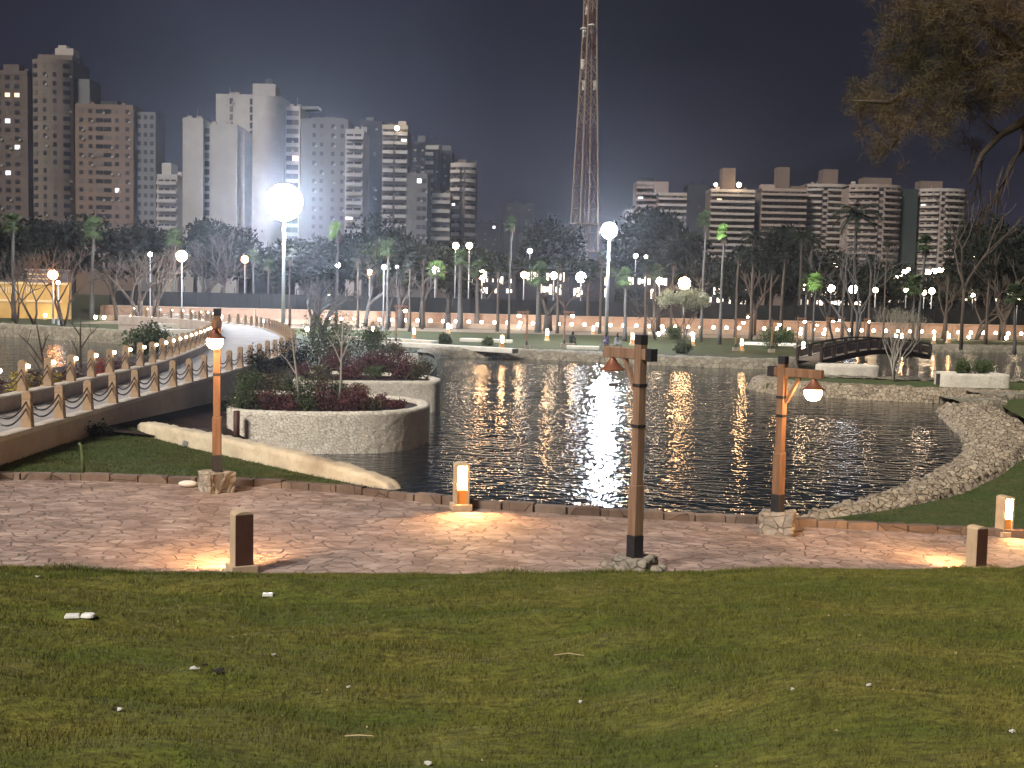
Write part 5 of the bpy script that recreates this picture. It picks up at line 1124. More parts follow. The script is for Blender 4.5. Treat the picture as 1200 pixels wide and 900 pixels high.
# ------------------------------------------------------------------ towers of the city
def facade(name, label, x0, x1, ytop, Y, wall, depth=16, rz=0.0, cols=(), floors=None, fh=3.0, win=(1.3, 1.3), balc=None, bm='wall_band', lit=(), curve=0.0,
           roof=(), wmat='glass_dark', group=None, vis=322, side=None, sidecols=(), extra=None, skip=0, nwin_max=95):
    """A tower block seen between pixel columns x0 and x1. cols: window columns as shares of the front; balc: (from, to) share of the front with a balcony per floor."""
    a, b = at(x0, ytop, Y), at(x1, ytop, Y); W = b.x - a.x; zt = (a.z + b.z) / 2; z0 = FZ
    t = thing(name, label, 'building', ((a.x + b.x) / 2, Y, z0), rz, group); H = zt - z0
    nseg = 12 if curve else 1
    fr = [(-W / 2 + W * i / nseg, -curve * math.sin(math.pi * i / nseg) ** .7 if curve else 0.0) for i in range(nseg + 1)]
    poly = fr + [(W / 2, depth), (-W / 2, depth)]
    MB().prism(poly, -1, H).build('wall', wall, t)
    MB().prism([(x * 1.0, y - .12 if y < depth else y) for x, y in poly], H - .9, H + .5).build('parapet', wall if not balc else bm, t)
    L = resample([(x, y, 0) for x, y in fr], max(.5, W / 60)); m = len(L) - 1
    def front(s):
        i = min(m - 1, int(s * m)); p = L[i] + (L[i + 1] - L[i]) * (s * m - i); d = L[i + 1] - L[i]; return p, math.atan2(d[1], d[0])
    zvis = at((x0 + x1) / 2, vis, Y).z - z0; nf = int((H - zvis) / fh); wm = {}; cnt = 0; over = MB(); acs = MB(); litn = dict(lit)
    for f in range(nf):
        z = H - 1.9 - f * fh - skip
        for j, c in enumerate(cols):
            c, ww = (c if isinstance(c, tuple) else (c, win[0]))
            key = 'window_warm' if litn.get((f, j)) == 'w' else 'window_white' if litn.get((f, j)) else ('curtain' if random.random() < .16 else wmat)
            cnt += 1; p, an = front(c)
            if cnt > nwin_max: over.box((p[0], p[1] - .02, z), (ww, .16, win[1]), an); continue
            if random.random() < .22: acs.box((p[0] + ww * .62, p[1] - .25, z - .55), (.8, .5, .6), an)
            if (key, ww) not in wm:
                mb = MB(); mb.box((0, 0, 0), (ww, .16, win[1])); o = mb.build('window', key, t); wm[(key, ww)] = o
            else: o = wm[(key, ww)].copy(); C.objects.link(o); o.parent = t
            o.location = (p[0], p[1] - .02, z); o.rotation_euler.z = an
    if acs.v: tag(acs.build('air_conditioner', 'ac_unit', t), kind='stuff')
    if balc:
        bmesh_o = None; segs = balc if isinstance(balc, list) else [balc]
        for s0, s1 in segs:
            q = [front(s)[0] for s in np.linspace(s0, min(s1, .999), 12 if curve else 2)]
            mb = MB()
            for u, v in zip(q[:-1], q[1:]):
                mb.prism([(u[0], u[1] - 1.3), (v[0], v[1] - 1.3), (v[0], v[1] - 1.12), (u[0], u[1] - 1.12)], -.15, .95)
                mb.prism([(u[0], u[1] - 1.12), (v[0], v[1] - 1.12), (v[0], v[1] + .05), (u[0], u[1] + .05)], -.15, .05)
            for e in (q[0], q[-1]): mb.box((e[0], e[1] - .6, .42), (.18, 1.1, 1.1))
            bo_ = None
            for f in range(nf):
                if bo_ is None: o = mb.build('balcony', bm, t); bo_ = o
                else: o = bo_.copy(); C.objects.link(o); o.parent = t
                o.location = (0, 0, H - 2.9 - f * fh - skip)
    for (s0, s1, h, y0, dd, mm) in roof:
        MB().box((-W / 2 + W * (s0 + s1) / 2, y0 + dd / 2, H + h / 2), (W * (s1 - s0), dd, h)).build('roof_block', mm, t)
    if side:                      # a projecting bay on the right flank, set back, with its own balconies or windows
        sw, sm, dz = side
        MB().box((W / 2 + sw / 2, depth * .45, (H - dz) / 2), (sw, depth * .7, H - dz)).build('side_wing', sm, t)
        for f in range(min(nf, 18)):
            for k_ in range(len(sidecols)):
                over.box((W / 2 + sw * sidecols[k_], depth * .1 - .04, H - dz - 1.9 - f * fh), (win[0] * .9, .16, win[1]))
    if over.v: tag(over.build('window', wmat, t), kind='stuff')
    rs = random.Random(hash(label) % 1000 if False else len(label))
    for k_ in range(3):           # tanks, dishes and aerials on the roof
        x = rs.uniform(-.4, .4) * W; mb = MB(); mb.tube([(x, 3, H), (x, 3, H + rs.uniform(1.5, 4))], .07, 4); mb.box((x + .5, 4, H + .9), (1.4, 1.2, 1.6)); mb.build('roof_tank', wall, t)
    return t
V6 = [.12, .30, .48, .66, .84]
facade('tower_block', 'taupe tower at the left frame edge with a few lit windows', -30, 32, 84, 424, 'wall_taupe', cols=[.45, .62, .8], lit=[((2, 2), 'w'), ((2, 1), 'w'), ((5, 1), 'c'), ((8, 2), 'c'), ((11, 1), 'c')], win=(1.7, 1.4), roof=[(.5, .8, 3, 2, 6, 'wall_taupe')])
facade('tower_block', 'tallest left tower, buff with a stepped crown and rounded corner', 38, 86, 72, 424, 'wall_buff', cols=[(.12, 2.2), .38, .60, (.85, 2.4)], win=(1.2, 1.5), curve=3.0,
       roof=[(.1, .95, 2.5, 1, 10, 'wall_buff'), (.5, .95, 5.0, 2, 6, 'wall_band'), (.55, .75, 6.2, 3, 3, 'wall_band')], side=(5.0, 'wall_grey', 5.5))
facade('tower_block', 'orange-beige tower right of the tallest left tower, with a side bay of big windows', 88, 156, 124, 420, 'wall_orange', cols=[.10, .26, (.42, 2.6), (.56, 2.6), .72, .90], win=(1.3, 1.4), side=(7.3, 'wall_grey', 1.5), sidecols=(.22, .52, .82), lit=[((9, 4), 'c')], roof=[(.4, .7, 2.0, 2, 6, 'wall_green')])
facade('apartment_block', 'small white stepped block right of the orange-beige tower', 184, 208, 206, 410, 'wall_band', cols=[.2, .5, .8], balc=(.02, .98), bm='wall_white', roof=[(.15, .6, 4.5, 2, 8, 'wall_white')], win=(1.6, 1.3))
facade('tower_block', 'narrow blank cream slab, leftmost of the white slab towers', 214, 238, 140, 400, 'wall_white', cols=[], roof=[(.02, .3, 1.0, 2, 5, 'wall_white')], lit=[])
facade('tower_block', 'wide blank cream slab with a dark slot along its left edge', 241, 278, 147, 402, 'wall_white', cols=[(.05, 1.6)], win=(1.6, 1.8), fh=2.7, side=(2.2, 'wall_band', 1.0))
facade('tower_block', 'blank pale slab with one slot, left of the round white tower', 253, 296, 112, 415, 'wall_white', cols=[(.42, 1.1), (.97, 1.0)], win=(1.1, 2.0), fh=2.7)
facade('tower_block', 'round fronted white tower carrying a water tank, behind the giant globe', 296, 333, 116, 405, 'wall_white', curve=4.0, cols=[], roof=[(.0, .72, 5.0, 0, 9, 'wall_white'), (.35, .6, 7.0, 2, 4, 'wall_green')], balc=(.78, .99), bm='wall_white', vis=128)
facade('tower_block', 'white framed tower with stacked window bays right of the round tower', 334, 352, 126, 408, 'wall_band', cols=[(.3, 2.0), (.7, 2.0)], win=(2.0, 1.7), lit=[((5, 1), 'w')], roof=[(1.0, 2.1, 1.0, 3, 6, 'wall_grey')])
facade('tower_block', 'broad grey slab tower with small scattered windows', 353, 408, 141, 400, 'wall_grey', cols=[.28, .44, .68, .88], win=(1.1, 1.3), roof=[(.2, .9, 1.2, 2, 6, 'wall_grey')])
facade('tower_block', 'white corner tower with stacked balconies right of the broad grey slab', 405, 426, 153, 396, 'wall_band', cols=[.25, .7], balc=(.1, .99), bm='wall_white', win=(2.2, 1.6), lit=[((9, 0), 'c')])
facade('tower_block', 'unlit dark slab left of the cream balconied tower', 420, 448, 143, 420, 'wall_shadow', cols=[.3, .7], win=(1.0, 1.2), roof=[(.3, .6, 2, 2, 4, 'wall_grey')])  # shaded flank of the cream tower, shade put into the wall colour
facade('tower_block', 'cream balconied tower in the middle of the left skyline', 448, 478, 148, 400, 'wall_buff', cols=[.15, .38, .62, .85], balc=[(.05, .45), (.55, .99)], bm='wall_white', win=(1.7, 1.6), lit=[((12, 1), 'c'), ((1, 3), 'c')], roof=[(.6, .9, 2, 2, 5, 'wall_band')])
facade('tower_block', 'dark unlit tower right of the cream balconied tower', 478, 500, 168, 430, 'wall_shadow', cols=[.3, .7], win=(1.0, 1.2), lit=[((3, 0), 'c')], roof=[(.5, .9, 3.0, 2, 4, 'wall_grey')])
facade('apartment_block', 'lower grey block below the dark unlit tower', 477, 501, 205, 395, 'wall_grey', cols=[.6, .85], win=(1.4, 1.4), lit=[((0, 0), 'c')])
facade('tower_block', 'thin tower with one white balcony column, right of the dark unlit tower', 499, 514, 172, 415, 'wall_green', cols=[.25, .7], balc=(.0, .6), bm='wall_white', win=(1.5, 1.5))
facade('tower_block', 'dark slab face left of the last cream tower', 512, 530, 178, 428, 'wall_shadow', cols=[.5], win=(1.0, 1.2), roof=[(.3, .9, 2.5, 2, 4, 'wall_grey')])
facade('tower_block', 'last cream balconied tower at the right of the left skyline', 528, 558, 193, 410, 'wall_buff', curve=2.0, cols=[.15, .4, .65, .88], balc=[(.0, .4), (.6, .99)], bm='wall_band', win=(1.6, 1.5), lit=[((4, 0), 'c'), ((9, 1), 'c')], roof=[(.3, .6, 2, 2, 5, 'wall_buff')])
facade('apartment_block', 'low balconied block at the foot of the last cream tower', 506, 528, 228, 400, 'wall_buff', cols=[.3, .7], balc=(.0, .99), bm='wall_white', win=(1.8, 1.4))
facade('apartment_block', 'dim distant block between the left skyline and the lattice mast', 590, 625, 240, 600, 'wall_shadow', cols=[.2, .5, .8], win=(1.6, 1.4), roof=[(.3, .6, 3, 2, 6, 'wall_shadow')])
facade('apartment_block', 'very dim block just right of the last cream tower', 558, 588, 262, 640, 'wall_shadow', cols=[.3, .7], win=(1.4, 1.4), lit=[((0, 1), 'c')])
B5 = [.08, .2, .32, .44, .56, .68, .8, .92]
facade('tower_block', 'dark stepped tower, leftmost of the banded towers', 746, 772, 214, 600, 'wall_brown', cols=[.2, .5, .8], balc=(.0, .99), bm='wall_rose', win=(2.4, 1.5), lit=[((2, 0), 'c')], roof=[(.2, .8, 2.5, 2, 8, 'wall_shadow')])
facade('apartment_block', 'white banded block joined to the dark stepped tower', 772, 805, 227, 590, 'wall_brown', cols=B5[::2], balc=(.0, .99), bm='wall_band', win=(2.2, 1.5), roof=[(-.1, .36, 6, 2, 8, 'wall_rose')])
facade('apartment_block', 'low dim block at the foot of the dark stepped tower', 733, 750, 247, 600, 'wall_shadow', cols=[.3, .7], balc=(.0, .99), bm='wall_rose', win=(2, 1.4))
facade('tower_block', 'unlit dark slab between the stepped tower and the first banded tower', 806, 834, 218, 640, 'wall_shadow', cols=[.5], win=(1.0, 1.2))
facade('tower_block', 'banded tower with a tall square stair block and red-lit roof, first from the mast', 833, 885, 223, 590, 'wall_brown', cols=B5, balc=(.0, .99), bm='wall_band', win=(2.2, 1.5), roof=[(.27, .56, 11, 2, 9, 'wall_brown'), (.1, .2, 1.6, 0, 2, 'wall_band')], lit=[((1, 1), 'w')])
facade('tower_block', 'banded tower with a tall square stair block, second from the mast', 893, 946, 222, 590, 'wall_brown', cols=B5, balc=(.0, .99), bm='wall_rose', win=(2.2, 1.5), roof=[(.36, .62, 11, 2, 9, 'wall_brown'), (.0, .3, 2.4, 1, 6, 'wall_rose'), (.65, 1.0, 1.8, 1, 6, 'wall_brown')])
facade('tower_block', 'banded tower with a stair block at its middle, third from the mast', 946, 992, 217, 600, 'wall_rose', curve=2.5, cols=B5, balc=[(.0, .34), (.5, .99)], bm='wall_band', win=(2.2, 1.5), roof=[(.42, .80, 8, 2, 9, 'wall_brown')], lit=[((13, 1), 'c')])
facade('tower_block', 'widest banded tower with a curved front and drum on its roof', 995, 1056, 218, 585, 'wall_rose', curve=5.0, cols=B5, balc=[(.0, .5), (.62, .99)], bm='wall_rose', win=(2.2, 1.5), roof=[(.3, .84, 4.2, 2, 9, 'wall_brown'), (.05, .12, 2.0, 0, 2, 'wall_band')], side=(9.0, 'wall_green', 1.0))
facade('tower_block', 'curved banded tower at the right end of the skyline', 1078, 1133, 223, 590, 'wall_rose', curve=6.0, cols=B5, balc=[(.0, .34), (.46, .99)], bm='wall_band', win=(2.2, 1.5), roof=[(.05, .52, 4.6, 3, 8, 'wall_brown')], lit=[((2, 0), 'c')])
facade('apartment_block', 'faint unlit block beyond the curved tower at the right edge', 1142, 1230, 268, 640, 'wall_shadow', cols=V6, balc=(.0, .99), bm='wall_brown', win=(2, 1.4))

# red-lit roof lamps of the banded tower
p = at(865, 217, 588); t = thing('roof_lamp', 'bright reddish lamp on the roof of the first banded tower', 'lamp', (p.x, p.y - 2, p.z - 1)); MB().tube([(0, 0, -4), (0, 0, .6)], .2, 6).build('pole', 'steel', t); MB().ball((0, 0, 1), 1.1, 10, 6).build('globe', 'lamp_neutral', t)
p = at(838, 216, 588); dup(t, (p.x, p.y - 2, p.z - 1), label='smaller bright lamp at the left corner of the first banded tower roof', sc=.7)
p = at(466, 150, 396); dup(t, (p.x, p.y - 2, p.z - 1), label='white lamp on the roof of the cream balconied tower', sc=.65)

# lit low buildings and shopfronts glimpsed between the trees
def shop(label, x0, x1, y0, y1, Y, n, m='shop_glow', nm='lit_shop'):
    a, b = at(x0, y0, Y), at(x1, y1, Y); W, H = b.x - a.x, a.z - b.z; n = int(n * 1.7)
    t = thing(nm, label, 'building', ((a.x + b.x) / 2, Y, FZ)); zb = b.z - FZ
    MB().box((0, 5, (zb + H) / 2 - .5), (W + 1, 9.6, zb + H + .6)).build('wall', 'wall_shadow', t)
    MB().box((0, .3, zb + H + .25), (W + 1.4, 2.4, .2)).build('roof', 'wall_shadow', t)
    rows = max(2, int(H / 1.3))
    for r in range(rows):
        for i in range(n):
            w = W / n; h = H / rows
            if random.random() < .58: continue
            MB().box((-W / 2 + w * (i + .5), .12, zb + h * (r + .5)), (w * random.uniform(.25, .95), .2, h * random.uniform(.3, .8))).build('lit_window', m, t)
    return t
shop('low lit building behind the trees between the warm lamp and the thin palm', 548, 600, 322, 347, 170, 9)
shop('low lit building behind the trees under the lattice mast', 606, 662, 316, 347, 171, 9)
shop('low lit building behind the white globe lamp pole', 672, 716, 322, 350, 169, 7)
shop('low lit building behind the big warm lamp', 736, 785, 322, 352, 170, 8)
shop('brilliant white lit shop front under the first banded tower', 862, 886, 304, 322, 260, 3, 'shop_white')
shop('low lit building behind the trees right of the big warm lamp', 822, 880, 335, 358, 170, 8)
shop('row of lit stalls behind the two palms near the footbridge', 936, 1010, 340, 360, 182, 11)
shop('row of lit stalls behind the floodlights at right', 1014, 1100, 336, 358, 183, 13)
shop('dim lit building at the far right behind the bare trunk', 1130, 1195, 338, 356, 170, 7)
shop('small cool lit kiosk right of the giant globe pole', 372, 392, 312, 324, 210, 4, 'shop_white', 'lit_kiosk')
shop('orange lit terrace left of the giant globe pole', 283, 330, 305, 322, 205, 6, 'orange_glow', 'lit_kiosk') if emit('orange_glow', (1, .38, .15), .8) else None

# ochre balustraded wall and shed, far left
a, b = at(-30, 351, 150), at(80, 351, 150); W = b.x - a.x
t = thing('ochre_wall', 'floodlit ochre wall with a white balustrade at the far left', 'wall', (a.x, 150, FZ)); zz = a.z - FZ - .5; h = 24 / F_PX * 150
MB().box((W / 2, 0, zz / 2 + h / 2), (W, .6, zz + h)).build('wall', 'ochre_wall', t)
MB().box((W / 2, -.05, zz + h + .1), (W + .3, .85, .22)).build('coping', 'ochre_trim', t)
MB().box((W / 2, -.04, zz + .5), (W + .02, .72, .3)).build('plinth_course', 'ochre_trim', t)
for k in range(20):
    MB().box((1.6 + k * .32, -.36, zz + h - .75), (.13, .1, .75)).build('baluster', 'ochre_trim', t)
for x in (W * .52, W * .985): MB().box((x, -.05, zz / 2 + h / 2 + .15), (.9, .8, zz + h + .3)).build('pier', 'ochre_wall', t)
p = at(49, 328, 158); t = thing('shed', 'low striped grey shed behind the ochre wall', 'shed', (p.x, 158, FZ)); Hs = at(49, 317, 158).z - FZ
MB().box((0, 2, Hs / 2), (3.9, 4, Hs)).build('wall', 'shed_grey', t)
MB().box((0, 2, Hs + .1), (4.4, 4.6, .22)).build('roof', 'wall_rose', t)
for k in range(3): MB().box((0, -.04, Hs - .5 - .6 * k), (3.7, .1, .16)).build('stripe_board', 'ochre_trim', t)

# ------------------------------------------------------------------ lattice mast
Yt = 300.0; bt0, tp0 = at(684, 302, Yt), at(691, -60, Yt); Hm_ = tp0.z - FZ
mast = thing('lattice_mast', 'tall red and white lattice telecom mast rising above the trees', 'mast', (bt0.x, Yt, FZ), R(24)); wb = 37 / F_PX * Yt / 1.28
def ww(z): return (wb * (1 - z / Hm_) + wb * .26 * (z / Hm_)) / 2 if z < Hm_ * .8 else wb * .41 / 2 * .94
levels = [0]
while levels[-1] < Hm_ - 1: levels.append(min(Hm_, levels[-1] + max(2.4, 1.5 * ww(levels[-1]) * 1.5)))
xoff = lambda z: (tp0.x - bt0.x) * 0
cor = lambda z, k: Vector((ww(z) * (1, 1, -1, -1)[k], ww(z) * (1, -1, -1, 1)[k], z))
for k in range(4):
    mb = MB(); mb.bar(cor(0, k), cor(Hm_ * .8, k), .30); mb.bar(cor(Hm_ * .8, k), cor(Hm_, k), .26); mb.build('leg', 'tower_pale', mast)
for i, (z0, z1) in enumerate(zip(levels[:-1], levels[1:])):
    mb = MB()
    for k in range(4):
        q = (k + 1) % 4; mb.bar(cor(z0, k), cor(z1, q), .13); mb.bar(cor(z0, q), cor(z1, k), .13); mb.bar(cor(z1, k), cor(z1, q), .10)
    mb.build('bracing', 'tower_red' if (i // 4) % 2 else 'tower_pale', mast)
for z in (Hm_ * .245, Hm_ * .17): MB().box((0, 0, z), (ww(z) * 2.5, ww(z) * 2.5, .25)).build('platform', 'tower_pale', mast)
MB().tube([(0, 0, 0), (0, 0, Hm_)], .10, 6).build('cable_ladder', 'tower_red', mast)
for px, py, s in ((688, 12, 1), (685, 38, -1), (694, 33, 1), (683, 75, -1), (684, 100, -1), (697, 100, 1)):
    p = at(px, py, Yt) - Vector((bt0.x, Yt, FZ)); m = Matrix.Rotation(-R(24), 3, 'Z'); p = m @ p
    MB().box((p.x, p.y, p.z), (.6, .6, 2.3)).build('panel_antenna', 'white_stone', mast)
for px, py in ((684, 34), (693, 30)):
    p = m @ (at(px, py, Yt - 1.5) - Vector((bt0.x, Yt, FZ))); MB().lathe([(.9, 0), (.75, .25), (.2, .4)], 14, (p.x, p.y, p.z)).build('dish', 'white_stone', mast)

# ------------------------------------------------------------------ garden spotlights
sp0 = None
spots_ = [(360, 388, 'at the foot of the left short pollarded tree'), (381, 388, 'at the foot of the right short pollarded tree'), (53, 371, 'by the many-stemmed bare tree at left'), (112, 361, 'lying left in the row near the gnarled tree'), (122, 366, 'second in the row near the gnarled tree'), (153, 373, 'right under the lit upright trees'), (161, 356, 'on the trunk of the lit upright tree'), (178, 358, 'beside the right lit upright tree'),
          (608, 384, 'at the foot of the thin palm'), (772, 393, 'left of the pale lit bush'), (777, 388, 'left of the pale lit bush, set further back'), (811, 393, 'under the stem of the pale lit bush'), (548 - 20, 384, 'in front of the promenade wall under the high pair'), (1136, 384, 'under the spreading orange lit tree'), (1112, 380, 'under the orange lit tree right of the palm pair'), (1180, 384, 'at the far right under the orange lit tree'), (310, 371, 'behind the bridge rail, taller'), (318, 379, 'behind the bridge rail, lower'), (938, 392, 'at the near end of the footbridge'), (966, 381, 'behind the footbridge, brightest of its cluster'), (1050, 395, 'behind the bare shrub')]
for px, py, wh in spots_:
    p = gnd(px, py + 3, FZ); Y = min(p.y, 146) if 'promenade' in wh or p.y > 150 else p.y; p = at(px, py, Y); z = max(p.z, FZ + .25) if Y == p.y or True else FZ
    L = 'small garden spotlight ' + wh
    if sp0 is None:
        sp0 = thing('garden_spotlight', L, 'spotlight', (p.x, Y, FZ), group='garden spotlights')
        MB().ball((0, 0, .45), .20, 10, 6).build('lens', 'spot_glow', sp0); MB().tube([(0, .05, 0), (0, .05, .3)], .05, 6).build('stake', 'iron', sp0)
    else: dup(sp0, (p.x, Y, FZ), label=L)

# ------------------------------------------------------------------ people, far shore
def person(label, loc, rz, cloth, legs='cloth_dark', pose=0, hairlen=0):
    """One skinned body; joints laid out for someone sitting on a low step, leaning forward."""
    J = {'pelvis': (0, 0, .42), 'belly': (0, -.03, .60), 'chest': (0, -.10 - .05 * pose, .80), 'neck': (0, -.17 - .07 * pose, .97), 'head': (0, -.21 - .09 * pose, 1.07), 'crown': (0, -.22 - .1 * pose, 1.18)}
    rad = {'pelvis': .145, 'belly': .13, 'chest': .155, 'neck': .055, 'head': .095, 'crown': .08}
    E = [('pelvis', 'belly'), ('belly', 'chest'), ('chest', 'neck'), ('neck', 'head'), ('head', 'crown')]
    for s, n_ in ((-1, 'l'), (1, 'r')):
        J.update({'sh' + n_: (s * .19, -.12, .88), 'el' + n_: (s * .25, -.25, .64), 'wr' + n_: (s * .14, -.44, .56), 'ha' + n_: (s * .10, -.52, .54), 'hip' + n_: (s * .10, -.05, .42), 'kn' + n_: (s * .15, -.46, .46), 'an' + n_: (s * .14, -.50 + .12 * (s * pose), .08), 'to' + n_: (s * .15, -.68 + .12 * (s * pose), .035)})
        rad.update({'sh' + n_: .07, 'el' + n_: .05, 'wr' + n_: .032, 'ha' + n_: .035, 'hip' + n_: .10, 'kn' + n_: .065, 'an' + n_: .045, 'to' + n_: .035})
        E += [('chest', 'sh' + n_), ('sh' + n_, 'el' + n_), ('el' + n_, 'wr' + n_), ('wr' + n_, 'ha' + n_), ('pelvis', 'hip' + n_), ('hip' + n_, 'kn' + n_), ('kn' + n_, 'an' + n_), ('an' + n_, 'to' + n_)]
    ks = list(J); me = bpy.data.meshes.new('person'); me.from_pydata([J[k] for k in ks], [(ks.index(a), ks.index(b)) for a, b in E], []); me.materials.append(M[cloth])
    o = bpy.data.objects.new('person', me); C.objects.link(o); o.location = loc; o.rotation_euler.z = rz
    sk = o.modifiers.new('skin', 'SKIN'); sl = me.skin_vertices[0].data
    for i, k in enumerate(ks): sl[i].radius = (rad[k], rad[k] * (.8 if k in ('chest', 'belly') else 1)); sl[i].use_root = k == 'pelvis'
    sb_ = o.modifiers.new('sub', 'SUBSURF'); sb_.levels = sb_.render_levels = 1
    hd = J['crown']; MB().ball((hd[0], hd[1] - .02, hd[2] - .06), .10, 10, 7, 1.15).build('face', 'skin', o, smooth=True)
    h = MB().ball((hd[0], hd[1] + .03, hd[2] - .02 - hairlen * .1), .12, 10, 7, 1.1 + hairlen); h.build('hair', 'hair', o, smooth=True)
    tag(o, label, 'person', 'people sitting by the far shore'); return o
for px, py, rz, c, pz, hl, L in ((669, 407, 2.6, 'cloth_dark', 1, .2, 'person in dark clothes sitting bent forward below the shore lamp post'), (712, 408, -.9, 'cloth_purple', .6, .4, 'person in dark purple seated at the water edge, left one of the pair'), (721, 409, .9, 'cloth_grey', .2, .6, 'person in pale grey seated at the water edge, right one of the pair')):
    p = gnd(px, py, FZ + .1); person(L, (p.x, p.y, FZ + .12), rz, c, pose=pz, hairlen=hl).scale = (1.05,) * 3
    st_ = MB().box((p.x, p.y + .12, FZ + .26), (.8, .5, .40)).build('stone_block', 'bank_stone', None, bevel=.04); tag(st_, 'low stone block carrying the ' + L.replace('person', 'person', 1).split(' sitting')[0].split(' seated')[0], 'stone block')

# bird over the lake
p = at(722, 453, 60); bd = MB()
bd.tube([(0, -.20, 0), (0, -.08, .01), (0, .08, 0), (0, .22, -.01)], [.02, .065, .06, .02], 7)
for s in (-1, 1): bd.add([(0, -.08, .02), (s * .24, -.10, .16), (s * .44, .02, .24), (s * .22, .10, .15), (0, .07, .02), (0, -.08, .035), (s * .24, -.10, .175), (s * .44, .02, .25), (s * .22, .10, .165), (0, .07, .035)], [(0, 1, 2, 3, 4), (9, 8, 7, 6, 5)])
o = bd.build('bird', 'bird_dark', None); o.location = p; o.rotation_euler = (R(-60), 0, R(10)); tag(o, 'small dark bird flying over the bright reflection in the lake', 'bird')

# ------------------------------------------------------------------ small things near the camera
def on_lawn(px, py):
    z = .5
    for _ in range(14):
        p = gnd(px, py, z); z = z * .4 + .6 * float(lawn_h(np.array([p.x]), np.array([p.y]))[0])
    return Vector((p.x, p.y, z))
p = on_lawn(92, 724); mb = MB(); mb.box((-.06, 0, .02), (.15, .09, .035), .2, .85); mb.box((.08, .02, .022), (.11, .09, .04), -.2, .8); mb.lathe([(.05, 0), (.045, .03), (.02, .045)], 10, (.12, .0, .01))
o = mb.build('food_tray', 'white_plastic', None, bevel=.006); o.location = p; tag(o, 'flattened clear white plastic tray on the lawn at left', 'litter')
p = on_lawn(314, 699); o = MB().box((0, 0, .025), (.13, .06, .04), .05).build('carton', 'white_plastic', None, bevel=.004); o.location = p; tag(o, 'small white carton lying at the top of the lawn', 'litter')
def paper(label, px, py, s, m='paper', nm='paper_scrap', cat='litter'):
    p = on_lawn(px, py); mb = MB(); n = 7; vs = [(0, 0, s * .3)]
    for k in range(n): a = 6.283 * k / n; q = s * random.uniform(.45, 1.0); vs.append((q * math.cos(a), q * math.sin(a) * .7, s * random.uniform(.0, .55)))
    mb.add(vs + [(x, y, z - .012) for x, y, z in vs], [(0, k + 1, (k + 1) % n + 1) for k in range(n)] + [(n + 1, (k + 1) % n + n + 2, k + n + 2) for k in range(n)] + [(k + 1, k + n + 2, (k + 1) % n + n + 2, (k + 1) % n + 1) for k in range(n)])
    o = mb.build(nm, m, None); o.location = p + Vector((0, 0, .015)); tag(o, label, cat, 'scraps scattered over the lawn'); return o
for px, py, s, m, L in ((228, 787, .045, 'paper', 'crumpled pale paper beside dark scraps at left of the lawn'), (256, 790, .06, 'dark_litter', 'dark scrap right of the crumpled pale paper'), (240, 782, .04, 'dark_litter', 'small dark scrap above the crumpled pale paper'),
                        (140, 834, .035, 'paper', 'small pale paper scrap low at left on the lawn'), (134, 834, .03, 'dark_litter', 'dark scrap touching the small pale paper at left'), (46, 678, .07, 'paper', 'pale scrap caught on the lip of the lawn at left'), (321, 769, .025, 'paper', 'tiny white scrap in the middle left of the lawn'),
                        (408, 807, .02, 'paper', 'tiny white scrap low in the middle of the lawn'), (502, 898, .03, 'paper', 'white scrap at the bottom frame edge'), (929, 810, .018, 'paper', 'tiny white scrap at the lower right of the lawn'), (1018, 805, .018, 'paper', 'tiny pale scrap near the right of the lawn'), (680, 824, .018, 'paper', 'tiny pale scrap below the straw stick'), (1186, 860, .02, 'paper', 'tiny white scrap at the right frame edge')):
    paper(L, px, py, s, m)
p = on_lawn(993, 729); o = MB().ball((0, 0, .02), .055, 10, 7, .7).build('stone', 'pebble', None, smooth=True); o.location = p; o.scale = (1.2, .8, 1); tag(o, 'single grey stone lying on the lawn at right', 'stone')
p = on_lawn(666, 772); o = MB().tube([(-.12, 0, .03), (0, .01, .045), (.13, -.01, .035)], [.005, .006, .004], 5).build('straw', 'straw', None); o.location = p; tag(o, 'pale straw stick lying in the middle of the lawn', 'stick')
p = on_lawn(420, 870); o = MB().tube([(-.09, .02, .03), (0, 0, .045), (.10, -.02, .05)], [.005, .006, .004], 5).build('straw', 'straw', None); o.location = p; tag(o, 'dry stalk lying low at the left of the lawn', 'stick')
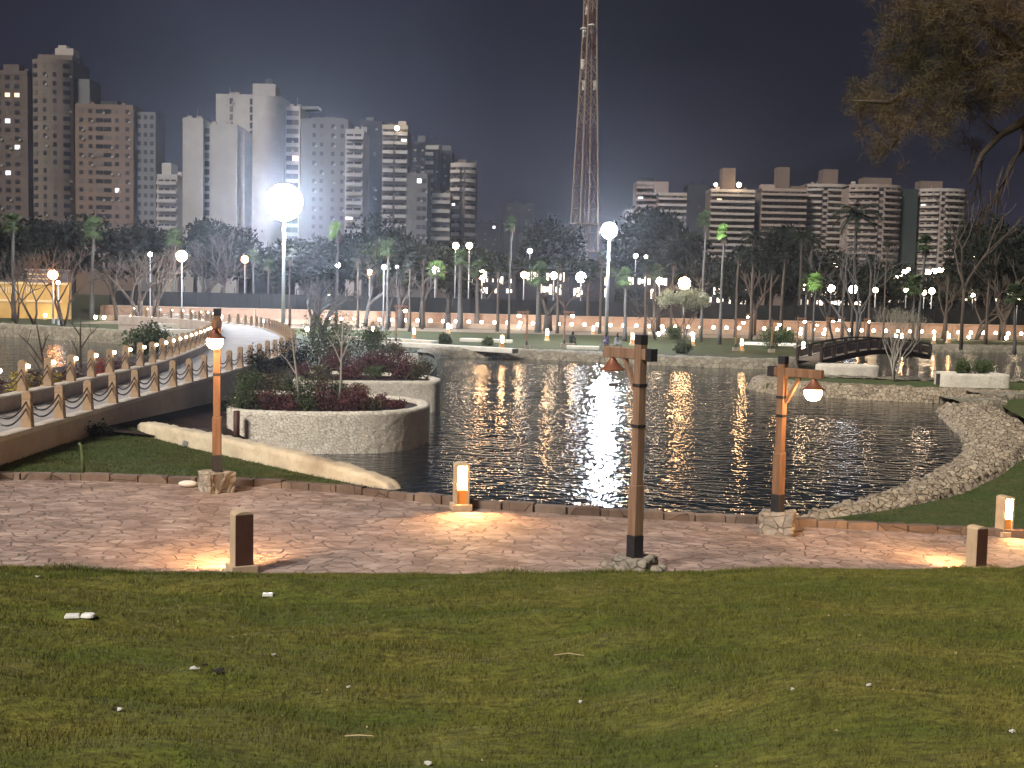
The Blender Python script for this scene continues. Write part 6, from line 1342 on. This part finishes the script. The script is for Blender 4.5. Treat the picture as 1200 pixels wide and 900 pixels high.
# leaf litter flecks
nl = 170; yy = 6 + rng.random(nl) * 12; xx = (rng.random(nl) - .3) * 2 * .5 * yy; kk = (yedge(xx) - yy > .3); xx, yy = xx[kk], yy[kk]; zz = lawn_h(xx, yy)
o = blades('leaf_litter', xx, yy, zz + .03, np.full(len(xx), .006), np.full(len(xx), .022), 'straw'); tag(o, kind='stuff')
p = g1(222, 570); paper_o = MB().ball((0, 0, .05), .16, 10, 6, .45); o = paper_o.build('plastic_bag', 'paper', None, smooth=True); o.location = (p.x, p.y - .1, p.z + .02); o.scale = (1.3, .8, 1); tag(o, 'crumpled white plastic bag at the kerb left of the lit lamp post', 'bag')
p = gnd(98, 556, .05); o = MB().tube([(0, 0, -.05), (-.02, 0, .35), (-.05, 0, .62), (-.10, 0, .68)], [.04, .038, .035, .03], 8).build('pipe_stub', 'pipe_green', None, smooth=True) if mat('pipe_green', (.12, .16, .07), (.08, .11, .05), 4) else None
o.location = p; tag(o, 'short green pipe sticking up from the lawn below the bridge', 'pipe')
p = gnd(217, 569 - 45, .06); t = thing('ground_spotlight', 'small grey unlit spotlight on the lawn by the low cream wall', 'spotlight', p, .4); MB().box((0, 0, .10), (.16, .12, .13), top=.8, rx=.3).build('housing', 'steel', t, bevel=.01); MB().box((0, 0, .02), (.04, .04, .08)).build('bracket', 'iron', t)
for px, py, sx, L in ((120, 512, 1.0, 'dark clump of weeds at the foot of the bridge wall'), (186, 600 - 93, .5, 'pale clump of dry weeds beside the low cream wall')):
    p = gnd(px, py, .05); shrub(L, p, .35 * sx + .1, .45 * sx, 'leaf_dark' if sx == 1 else 'leaf_pale', 500, .05, name='weed_clump')
# ------------------------------------------------------------------ night haze, also standing in for lens glare round the lamps
HAZE = 0.00030
m = bpy.data.materials.new('haze'); m.use_nodes = True; t = m.node_tree; t.nodes.clear()
o_ = N(t, 'ShaderNodeOutputMaterial'); pv_ = N(t, 'ShaderNodeVolumePrincipled')
pv_.inputs['Color'].default_value = (0.80, 0.86, 1.0, 1); pv_.inputs['Density'].default_value = HAZE; pv_.inputs['Anisotropy'].default_value = 0.84
t.links.new(pv_.outputs[0], o_.inputs['Volume']); M['haze'] = m
hz = MB().box((0, 1400, 56.2), (3010, 3210, 119.6)).build('haze', 'haze'); tag(hz, kind='stuff')
hz.location.z = 0
